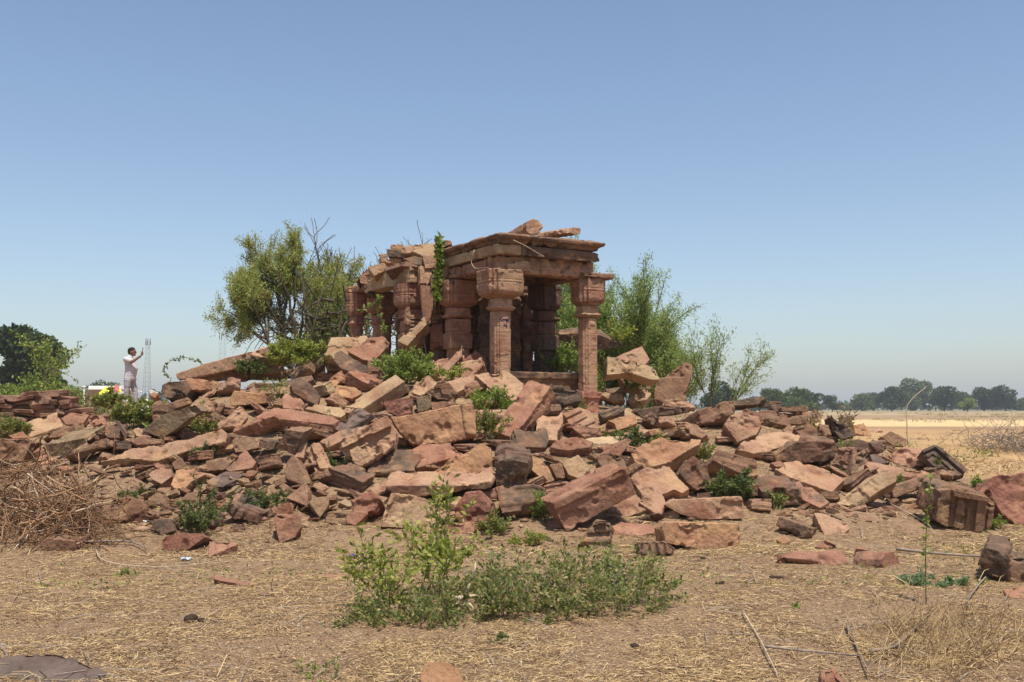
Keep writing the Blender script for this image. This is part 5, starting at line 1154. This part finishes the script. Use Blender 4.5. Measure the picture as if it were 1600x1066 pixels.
lf.leaves(np.stack([cx_, cy_, height(cx_, cy_) + np.abs(rng.normal(size=k_)) * .09], 1), .07 + cy_ * .0009, rng, .4); tag(obj('field_weeds', lf.mesh('field_weeds'), LEAF_OL), 'scattered weeds in the fields', None, None, 'stuff')

# ------------------------------------------------------------------ straw, twigs, weeds and chips on the ground
def scatter(n, seed, ymin, ymax, clump, thr, keep=None):
    rng = np.random.default_rng(seed); y = ymin * (ymax / ymin) ** rng.uniform(0, 1, n); x = rng.uniform(-1, 1, n) * (.56 * y + 1.8)
    q = fbm(np.stack([x * clump, y * clump, 0 * x + seed], 1), 3) + rng.normal(size=n) * .12
    k = q > thr; x, y = x[k], y[k]; return x, y, surf(x, y), rng
def blades(name, n, seed, ymin, ymax, clump, thr, L, wd, mat, tilt=.12, label=''):
    x, y, z, rng = scatter(n, seed, ymin, ymax, clump, thr); m = len(x)
    a = rng.uniform(0, 6.28, m); l = L * rng.uniform(.4, 1.4, m); ww = wd * rng.uniform(.6, 1.4, m)
    up = np.abs(rng.normal(size=m)) * tilt
    d = np.stack([np.cos(a), np.sin(a), up], 1); s = np.stack([-np.sin(a), np.cos(a), rng.normal(size=m) * .4], 1)
    p = np.stack([x, y, z + .006], 1); mid = p + d * (l * .5)[:, None] + np.stack([0 * l, 0 * l, l * .05 * rng.uniform(-1, 1, m)], 1); e = p + d * l[:, None]
    e[:, 2] -= up * l * .5
    v = np.stack([p - s * ww[:, None] / 2, p + s * ww[:, None] / 2, mid + s * ww[:, None] / 2, mid - s * ww[:, None] / 2, e + s * ww[:, None] / 4, e - s * ww[:, None] / 4], 1).reshape(-1, 3)
    b = np.arange(m) * 6
    q = np.concatenate([np.stack([b, b + 1, b + 2, b + 3], 1), np.stack([b + 3, b + 2, b + 4, b + 5], 1)])
    return tag(obj(name, mesh_np(name, v, q), mat), label, None, None, 'stuff')
blades('dry_straw', 240000, 1, 5.0, 13.5, 1.6, -.10, .06, .0036, STRAW, .16, 'dry straw strewn over the bare ground')
blades('mound_straw', 90000, 2, 11.0, 21, 1.2, -.05, .10, .006, STRAW, .25, 'dry straw between the stones')
blades('fine_litter', 210000, 34, 5.0, 13, .5, -2, .022, .0032, STRAW, .25, 'fine chaff covering the ground')
blades('long_straw', 6000, 33, 5.0, 14, 1.0, 0, .2, .005, STRAW, .3, 'longer dry stalks on the ground')
blades('dry_twigs', 2200, 3, 5.0, 15, 1.2, .0, .40, .006, STICKG, .12, 'thin dry twigs on the ground')
blades('field_straw', 30000, 4, 24, 60, .25, -.05, .22, .016, STRAW, .5, 'stubble in the near field')
# straw heap bottom right
rng = np.random.default_rng(12); mb = MB()
for i in range(1300):
    px, py = rng.normal(1470, 70), rng.normal(1005, 28)
    if py < 945: continue
    p = at(px, min(py, 1066)); d = rng.normal(size=3); d[2] = abs(d[2]) * .6
    mb.tube(curve(p, d, rng.uniform(.1, .32), 4, rng, .25), .0025, .0015, 3)
tag(obj('straw_heap', mb.mesh('straw_heap'), STRAW), 'tangled dry grass at the bottom right', None, None, 'stuff')
x, y, z, rng = scatter(9000, 6, 9, 22, .8, .1); lf = MB(); lf.leaves(np.stack([x, y, z + .02], 1), .045, rng, .4); tag(obj('ground_weeds', lf.mesh('ground_weeds'), LEAF_BR), 'tiny green weeds on the ground', None, None, 'stuff')
# chips of broken stone
rng = np.random.default_rng(14); x, y, z, rng = scatter(4200, 8, 10.5, 23, .7, -.05); k = (height(x, y) > .12); x, y, z = x[k], y[k], z[k]
m = len(x); base = np.array([[1, 0, 0], [-1, 0, 0], [0, 1, 0], [0, -1, 0], [0, 0, 1], [0, 0, -1]], float)
s = rng.uniform(.02, .075, (m, 1, 1)) ** 1 * np.where(rng.uniform(size=(m, 1, 1)) > .9, 1.9, 1.0) * (1 + rng.uniform(-.45, .45, (m, 6, 1))); v = base[None] * s * np.array([1, .75, .32])
a = rng.uniform(0, 6.28, m); ca, sa = np.cos(a)[:, None], np.sin(a)[:, None]
v = np.stack([v[..., 0] * ca - v[..., 1] * sa, v[..., 0] * sa + v[..., 1] * ca, v[..., 2]], -1) + np.stack([x, y, z + .01], 1)[:, None, :]
tr = np.array([[0, 2, 4], [2, 1, 4], [1, 3, 4], [3, 0, 4], [2, 0, 5], [1, 2, 5], [3, 1, 5], [0, 3, 5]])
CHIP = island_mat('stone_chips', [(0, (.14, .085, .055)), (.5, (.25, .145, .09)), (.8, (.33, .2, .125)), (1, (.36, .25, .15))])
tag(obj('stone_chips', mesh_np('stone_chips', v.reshape(-1, 3), None, (np.arange(m)[:, None, None] * 6 + tr[None]).reshape(-1, 3)), CHIP), 'small chips of broken stone', None, None, 'stuff')

# clods and grit on the bare ground in front
x, y, z, rng = scatter(9000, 19, 5.2, 12, .8, -.25); m = len(x)
s = rng.uniform(.003, .02, (m, 1, 1)) * rng.uniform(.5, 1.0, (m, 1, 1)) * (1 + rng.uniform(-.4, .4, (m, 6, 1))); v = base[None] * s * np.array([1, .8, .6]) + np.stack([x, y, z + .003], 1)[:, None, :]
CLOD = island_mat('soil_clods', [(0, (.06, .035, .022)), (.6, (.17, .10, .062)), (.9, (.28, .17, .10)), (1, (.34, .2, .13))])
tag(obj('soil_clods', mesh_np('soil_clods', v.reshape(-1, 3), None, (np.arange(m)[:, None, None] * 6 + tr[None]).reshape(-1, 3)), CLOD), 'clods and grit on the bare ground', None, None, 'stuff')

# ------------------------------------------------------------------ dry stone wall on the left
rng = random.Random(44)
bm = bmesh.new(); WY = 24.5
x0w = P(-60, 640, WY)[0]; x1w = P(160, 640, WY)[0]
row = 0; z = .55
while z < 1.98:
    hgt_ = rng.uniform(.08, .14); x = x0w + rng.uniform(-.2, 0)
    while x < x1w:
        wd = rng.uniform(.16, .44); top = 1.93 + .1 * math.sin(x * 2.1) - max(0, x - (x1w - 1.2)) * .45
        if z + hgt_ < top:
            m = Matrix.Translation((x + wd / 2 + 11, rng.uniform(-.08, .08) - row * .012, z + hgt_ / 2)) @ Matrix.Rotation(rng.uniform(-.12, .12), 4, 'Y') @ Matrix.Rotation(rng.uniform(-.25, .25), 4, 'Z') @ Matrix.Diagonal((wd * .98, rng.uniform(.35, .6), hgt_ * rng.uniform(.85, 1.15), 1))
            ret = bmesh.ops.create_cube(bm, size=1, matrix=m)
            for v in ret['verts']: v.co += Vector((rng.uniform(-.03, .03), rng.uniform(-.05, .05), rng.uniform(-.025, .025)))
        x += wd
    z += hgt_ * .95; row += 1
bmesh.ops.bevel(bm, geom=list(bm.edges), offset=.012, segments=1, affect='EDGES')
bmesh.ops.subdivide_edges(bm, edges=list(bm.edges), cuts=1, use_grid_fill=True)
me = bpy.data.meshes.new('dry_stone_wall'); bm.to_mesh(me); bm.free()
n = len(me.vertices); co = np.empty(n * 3, np.float32); me.vertices.foreach_get('co', co); co = co.reshape(-1, 3)
co += np.stack([fbm(co * 4 + k * 9, 3) for k in range(3)], 1) * .03; me.vertices.foreach_set('co', co.astype(np.float32).ravel()); me.update()
ITEMW = obj('dry_stone_wall', me, STONE); ITEMW.location = (-11, WY, 0); ITEMW.color = (.24, .13, .09, .4)
tag(ITEMW, 'low dry stone wall of stacked dark red stones at the left', 'wall')

# ------------------------------------------------------------------ far things
WHITE = flat_mat('white_plaster', (.75, .74, .70), .8, .06, 1); YEL = flat_mat('yellow_cloth', (.72, .70, .06), .7, .1, 2); PINK = flat_mat('pink_cloth', (.7, .25, .25), .8, .1, 2); STEEL = flat_mat('galvanised_steel', (.22, .23, .25), .5, .1, 2)
def bx(name, lo, hi, mat, parent=None, lab=None):
    b = bmesh.new(); bbox(b, lo, hi); bmesh.ops.bevel(b, geom=list(b.edges), offset=min(.04, min(h - l for l, h in zip(lo, hi)) * .2), segments=1, affect='EDGES')
    m = bpy.data.meshes.new(name); b.to_mesh(m); b.free(); return obj(name, m, mat, parent)
Y = 120; c = P(166, 612, Y)
sh = empty('white_shed', (c[0], Y, 0), 'long low white shed far off to the left of the man', 'shed')
bx('wall', (-2.2, 0, 0), (1.9, 3, 3.6), flat_mat('brown_plaster', (.26, .18, .12), .9, .2, 1), sh); bx('roof', (-2.0, -.3, 3.62), (1.8, 3.3, 4.05), flat_mat('pale_roof_sheet', (.8, .8, .78), .5, .05), sh)
bx('door', (-1.4, -.05, 0), (-.6, -.005, 2.4), STEEL, sh)
c = P(169, 612, 112); te = empty('yellow_canopy', (c[0], 112, 0), 'bright yellow canopy in front of the white shed', 'canopy')
b = bmesh.new(); vv = [b.verts.new(v) for v in ((-1.0, 0, 3.1), (1.0, 0, 3.1), (1.0, 2, 3.1), (-1.0, 2, 3.1), (-.7, 1, 3.8), (.7, 1, 3.8), (-1.0, 0, 2.8), (1.0, 0, 2.8))]
for f in ((0, 1, 5, 4), (2, 3, 4, 5), (1, 2, 5), (3, 0, 4), (6, 7, 1, 0)): b.faces.new([vv[i] for i in f])
m = bpy.data.meshes.new('cover'); b.to_mesh(m); b.free(); obj('cover', m, YEL, te)
for x in (-.95, .95):
    for y in (.05, 1.95):
        t = MB(); t.tube([(x, y, 0), (x, y, 3.1)], .05, .05, 6); obj('pole', t.mesh('pole'), STEEL, te)
c = P(182, 608, 110); ba = empty('pink_banner', (c[0], 110, 0), 'small pink banner just left of the man', 'banner')
bx('cloth', (-.3, 0, 2.9), (.3, .03, 3.9), PINK, ba); t = MB(); t.tube([(0, .06, 0), (0, .06, 4.0)], .04, .04, 6); obj('pole', t.mesh('pole'), STEEL, ba)
c = P(131, 622, 60); t = MB(); t.tube([(0, 0, 0), (0, 0, 1.2), (0, 0, 2.75)], .06, .06, 6); t.box((-.09, -.09, 2.75), (.09, .09, 2.82)); po = obj('fence_post', t.mesh('fence_post'), WHITE); po.location = (c[0], 60, 0); tag(po, 'slim white post behind the dry stone wall', 'post')
def mast(px, ptop, Y, wtop, wbot, label):
    x = (px - 800) / F * Y; H = P(px, ptop, Y)[2]; root = empty('lattice_mast', (x, Y, 0), label, 'mast', 'lattice masts on the left horizon')
    t, br = MB(), MB(); n = 16; k = np.array([[1, 1], [1, -1], [-1, -1], [-1, 1]]) * .5
    for a in k: t.tube([(a[0] * wbot, a[1] * wbot, 0), (a[0] * wtop, a[1] * wtop, H)], .03, .022, 4)
    for i in range(n):
        f0, f1 = i / n, (i + 1) / n; w0 = wbot + (wtop - wbot) * f0; w1 = wbot + (wtop - wbot) * f1
        for j in range(4):
            a, b2 = k[j], k[(j + 1) % 4]
            br.tube([(a[0] * w0, a[1] * w0, H * f0), (b2[0] * w1, b2[1] * w1, H * f1)], .013, .013, 3); br.tube([(a[0] * w1, a[1] * w1, H * f1), (b2[0] * w1, b2[1] * w1, H * f1)], .013, .013, 3)
    obj('leg_frame', t.mesh('leg_frame'), STEEL, root); obj('bracing', br.mesh('bracing'), STEEL, root)
    d = MB(); d.tube([(wtop, -.4, H * .9), (wtop, -.1, H * .9)], .2, .18, 12); obj('dish', d.mesh('dish'), WHITE, root)
    for q in range(3):
        a = q * 2.09; p_ = MB(); p_.box((math.cos(a) * wtop - .08, math.sin(a) * wtop - .06, H * .93), (math.cos(a) * wtop + .08, math.sin(a) * wtop + .06, H * 1.02)); obj('antenna', p_.mesh('antenna'), STEEL, root)
mast(230, 531, 210, .5, 1.6, 'slender tapering lattice mast just right of the man'); mast(347, 522, 260, 1.1, 2.0, 'broader lattice mast above the long leaning pale slab')

# ------------------------------------------------------------------ the man taking a photograph
mp = P(194, 639.5, 28.6); gz = hgt(mp[0], mp[1])
man = empty('person', (mp[0], mp[1], mp[2]), 'man in pale shirt and trousers standing at left, raising a phone to take a picture', 'person')
ledge = None
def skin_mesh(nodes, edges, sub=2):
    """tapered limbs: overlapping ellipsoids along each bone, fused into one surface by join()"""
    b = bmesh.new()
    for i, j in edges:
        p0, p1 = Vector(nodes[i][0]), Vector(nodes[j][0])
        r0 = nodes[i][1] if isinstance(nodes[i][1], tuple) else (nodes[i][1],) * 2
        r1 = nodes[j][1] if isinstance(nodes[j][1], tuple) else (nodes[j][1],) * 2
        k = max(3, int((p1 - p0).length / (min(r0 + r1) * .4)))
        for q in range(k + 1):
            t = q / k; c = p0.lerp(p1, t); rx = r0[0] * (1 - t) + r1[0] * t; ry = r0[1] * (1 - t) + r1[1] * t
            bmesh.ops.create_icosphere(b, subdivisions=2, radius=1, matrix=Matrix.Translation(c) @ Matrix.Diagonal((rx, ry, (rx + ry) / 2 if rx + ry < .2 else min(rx, ry) * .6, 1)))
    me = bpy.data.meshes.new('s'); b.to_mesh(me); b.free(); return me
def join(meshes, vox, name):
    b = bmesh.new()
    for m in meshes: b.from_mesh(m)
    me = bpy.data.meshes.new(name); b.to_mesh(me); b.free(); o = bpy.data.objects.new(name, me); COL.objects.link(o)
    md = o.modifiers.new('r', 'REMESH'); md.mode = 'VOXEL'; md.voxel_size = vox; md.use_smooth_shade = True
    sm = o.modifiers.new('sm', 'SMOOTH'); sm.iterations = 2; sm.factor = .4
    bpy.context.view_layer.update(); r = bpy.data.meshes.new_from_object(o.evaluated_get(bpy.context.evaluated_depsgraph_get()))
    bpy.data.objects.remove(o); r.name = name; smooth(r); return r
def ell(c, r, rot=(0, 0, 0), sub=3):
    b = bmesh.new(); m = Matrix.Translation(c) @ Matrix.Rotation(rot[1], 4, 'Y') @ Matrix.Rotation(rot[2], 4, 'Z') @ Matrix.Diagonal((r[0], r[1], r[2], 1))
    bmesh.ops.create_icosphere(b, subdivisions=sub, radius=1, matrix=m); me = bpy.data.meshes.new('e'); b.to_mesh(me); b.free(); return me
SKIN = flat_mat('brown_skin', (.22, .115, .07), .55, .12, 30); SHIRT = flat_mat('pale_lilac_cotton', (.54, .485, .495), .85, .05, 20); TROU = flat_mat('pale_grey_trousers', (.36, .33, .345), .85, .07, 20); HAIR = flat_mat('black_hair', (.018, .016, .015), .6, .3, 60); SHOE = flat_mat('pale_shoe', (.5, .48, .46), .6, .1, 20)
hip, waist, chest, nk, hd = (.12, 0, .92), (.155, 0, 1.08), (.12, 0, 1.32), (.135, 0, 1.45), (.19, 0, 1.595)
NS = (.085, -.185, 1.385); NE = (.28, -.225, 1.315); NW = (.485, -.17, 1.475); FS = (.09, .19, 1.38); FE = (.10, .25, 1.12); FW = (.16, .23, .90)
body = skin_mesh([(hip, .11), (waist, (.14, .15)), (chest, (.13, .155)), (nk, .055), ((.17, 0, 1.53), .055),
  (NS, .062), (NE, .045), (NW, .029), (FS, .062), (FE, .045), (FW, .029),
  ((.12, -.09, .86), .085), ((.09, -.10, .49), .062), ((.03, -.10, .10), .042), ((.14, -.11, .03), .03),
  ((.16, .09, .86), .085), ((.25, .11, .48), .062), ((.28, .11, .10), .042), ((.40, .12, .03), .03)],
  [(0, 1), (1, 2), (2, 3), (3, 4), (2, 5), (5, 6), (6, 7), (2, 8), (8, 9), (9, 10), (0, 11), (11, 12), (12, 13), (13, 14), (0, 15), (15, 16), (16, 17), (17, 18)])
parts = [body, ell(hd, (.098, .078, .118), (0, .12, 0)), ell((.215, 0, 1.535), (.07, .058, .06)), ell((.293, 0, 1.578), (.022, .015, .024)), ell((.27, 0, 1.622), (.03, .055, .014)), ell((.272, 0, 1.535), (.016, .026, .009)), ell((.275, 0, 1.508), (.02, .022, .016)), ell((.18, -.08, 1.59), (.022, .012, .034)), ell((.18, .08, 1.59), (.022, .012, .034))]
def hand(w, d, up, side, curl):
    """palm, four unequal curled fingers and a thumb leaving the side of the palm"""
    w, d, up, side = (Vector(v) for v in (w, d, up, side)); out = []
    pc = w + d * .05; out.append(skin_mesh([(tuple(w), .026), (tuple(w + d * .045), (.022, .022)), (tuple(w + d * .085), (.02, .02))], [(0, 1), (1, 2)], 1))
    for i, L in enumerate((.068, .078, .072, .056)):
        b = w + d * .082 + side * (.030 - i * .020); a1 = d * .8 + up * curl * .5; a2 = d * .35 + up * curl; a3 = -d * .1 + up * curl
        p = [b]; 
        for a, f in ((a1, .45), (a2, .32), (a3, .25)): p.append(p[-1] + a.normalized() * L * f)
        out.append(skin_mesh([(tuple(q), .0095 - .001 * j) for j, q in enumerate(p)], [(0, 1), (1, 2), (2, 3)], 1))
    b = w + d * .03 + side * .03; p = [b, b + (side * .8 + d * .5 + up * .2) * .035, b + (side * .75 + d * 1.1 + up * .7) * .05]
    out.append(skin_mesh([(tuple(q), .011) for q in p], [(0, 1), (1, 2)], 1)); return out
parts += hand(NW, (.45, .1, .88), (-.75, .3, .35), (.5, .75, -.1), 1.0)
parts += hand(FW, (.15, 0, -.98), (.3, -.9, .1), (.9, .3, .1), .35)
obj('body', join(parts, .0065, 'body'), SKIN, man)
sh_ = skin_mesh([((.135, 0, .86), (.165, .19)), ((.16, 0, 1.0), (.165, .185)), ((.175, 0, 1.13), (.175, .185)), ((.135, 0, 1.30), (.15, .185)), ((.125, 0, 1.42), (.085, .11)), (NS, .076), ((.205, -.215, 1.345), .066), (FS, .085), ((.13, .235, 1.22), .075)],
  [(0, 1), (1, 2), (2, 3), (3, 4), (3, 5), (5, 6), (3, 7), (7, 8)])
col_ = skin_mesh([((.13, 0, 1.43), .075), ((.145, 0, 1.475), .070)], [(0, 1)], 1)
so = obj('shirt', join([sh_, col_], .010, 'shirt'), SHIRT, man)
n = len(so.data.vertices); co = np.empty(n * 3, np.float32); so.data.vertices.foreach_get('co', co); co = co.reshape(-1, 3); nr = np.empty(n * 3, np.float32); so.data.vertices.foreach_get('normal', nr); nr = nr.reshape(-1, 3)
co += nr * (.010 * fbm(co * np.array([14, 14, 7]), 2))[:, None]; so.data.vertices.foreach_set('co', co.astype(np.float32).ravel())
pk = MB(); pk.box((.16, -.19, 1.2), (.26, -.178, 1.29)); obj('pocket', pk.mesh('pocket'), SHIRT, so)
tr_ = skin_mesh([((.13, 0, .90), (.145, .165)), ((.12, -.09, .80), .112), ((.095, -.10, .50), .080), ((.035, -.10, .12), .066), ((.03, -.10, .06), .068), ((.16, .09, .80), .112), ((.25, .11, .50), .080), ((.28, .11, .12), .066), ((.28, .11, .06), .068)], [(0, 1), (1, 2), (2, 3), (3, 4), (0, 5), (5, 6), (6, 7), (7, 8)])
tr_ = join([tr_], .010, 'trousers'); n = len(tr_.vertices); co = np.empty(n * 3, np.float32); tr_.vertices.foreach_get('co', co); co = co.reshape(-1, 3); nr = np.empty(n * 3, np.float32); tr_.vertices.foreach_get('normal', nr); nr = nr.reshape(-1, 3)
co += nr * (.012 * fbm(co * np.array([9, 9, 12]), 2))[:, None]; tr_.vertices.foreach_set('co', co.astype(np.float32).ravel()); obj('trousers', tr_, TROU, man)
for x, y in ((.07, -.105), (.32, .115)): obj('shoe', join([ell((x + .02, y, .035), (.145, .05, .04)), ell((x - .05, y, .05), (.065, .045, .05))], .008, 'shoe'), SHOE, man)
obj('hair', join([ell((.165, 0, 1.645), (.108, .086, .088), (0, -.25, 0)), ell((.125, 0, 1.60), (.06, .082, .085))], .007, 'hair'), HAIR, man)
es = MB()
for s in (-1, 1): es.box((.268, s * .034 - .012, 1.596), (.281, s * .034 + .012, 1.606))
obj('eye', es.mesh('eye'), HAIR, man)
wt = MB(); a_ = np.linspace(0, 2 * math.pi, 13)
wt.tube([(NW[0] - .03 + .026 * math.cos(t) * .8, NW[1] + .034 * math.sin(t), NW[2] - .025 - .026 * math.cos(t) * .9) for t in a_], .008, .008, 5); wo = obj('wristwatch', wt.mesh('wristwatch'), HAIR, man)
ph = MB(); ph.box((-.006, -.037, -.075), (.006, .037, .075)); ph.box((-.009, -.03, .04), (-.006, -.005, .068))
pho = obj('phone', ph.mesh('phone'), flat_mat('black_phone', (.02, .02, .022), .3, .1)); pho.location = (mp[0] + .535, mp[1] - .155, mp[2] + 1.64); pho.rotation_euler = (0, .08, .25); tag(pho, 'black phone held upright in the raised hand of the man', 'phone')
# plastic scraps
for px, py, cc, lab in ((291, 877, (.45, .55, .65), 'pale blue plastic scrap on bare ground at left'), (552, 872, (.05, .07, .3), 'tiny dark blue plastic scrap left of the saplings'), (232, 816, (.8, .8, .78), 'white scrap left of the cut back shrub')):
    b = bmesh.new(); r = random.Random(px); bmesh.ops.create_grid(b, x_segments=5, y_segments=4, size=.05)
    for v in b.verts: v.co.z = r.uniform(0, .03)
    bmesh.ops.solidify(b, geom=list(b.faces), thickness=.002); m = bpy.data.meshes.new('plastic_scrap'); b.to_mesh(m); b.free()
    o = obj('plastic_scrap', m, flat_mat('plastic', cc, .4, .1)); o.location = at(px, py, dz=.01); tag(o, lab, 'litter')

# ------------------------------------------------------------------ haze: one box of thin even air round everything
b = bmesh.new(); bbox(b, (-3500, -300, -2), (3500, 3500, 45)); me = bpy.data.meshes.new('haze'); b.to_mesh(me); b.free()
hm = bpy.data.materials.new('haze'); hm.use_nodes = True; t = hm.node_tree; t.nodes.remove(t.nodes['Principled BSDF'])
pv = t.nodes.new('ShaderNodeVolumePrincipled'); pv.inputs['Color'].default_value = (.9, .93, .97, 1); pv.inputs['Density'].default_value = .0004; pv.inputs['Anisotropy'].default_value = .2
t.links.new(pv.outputs[0], t.nodes['Material Output'].inputs['Volume'])
tag(obj('haze', me, hm), kind='stuff')

# ------------------------------------------------------------------ labels that single every stone out
SHAPE = {'stone slab': 'slab', 'stone block': 'block', 'carved stone': 'carved stone', 'boulder': 'boulder', 'stone fragment': 'fragment'}
LM = [(it[1], it[2], it[5]) for it in ITEMS if it[5]]
LM += [(783, 520, 'lettered pavilion pillar'), (920, 560, 'red based pillar'), (632, 590, 'bright green shrub'), (470, 560, 'yellow green shrub'), (1140, 740, 'dense green shrub')]
used = set(it[0].get('label') for it in ITEMS if it[0].get('label'))
def rel(px, py, L):
    dx, dy = px - L[0], py - L[1]
    if abs(dx) > 1.3 * abs(dy): return 'left of' if dx < 0 else 'right of'
    return 'above' if dy < 0 else 'below'
for it in ITEMS:
    o, px, py, cw, noun, short = it
    if o.get('label'): continue
    size = 'small ' if noun == 'stone fragment' else ''
    near = sorted(LM, key=lambda L: (L[0] - px) ** 2 + (1.6 * (L[1] - py)) ** 2)
    lab = None
    for L1 in near[:2]:
        c = f"{size}{cw} {SHAPE.get(noun, noun)} just {rel(px, py, L1)} the {L1[2]}"
        if c not in used and len(c.split()) <= 16: lab = c; break
    if lab is None:
        import itertools
        for L1, L2 in itertools.combinations(near[:9], 2):
            c = f"{size}{cw} {SHAPE.get(noun, noun)} {rel(px, py, L1)} the {L1[2]}, {rel(px, py, L2)} the {L2[2]}"
            if c not in used and len(c.split()) <= 16: lab = c; break
    if lab is None: lab = f"{size}{cw} {SHAPE.get(noun, noun)} nearest the {near[0][2]}"
    used.add(lab); o['label'] = lab
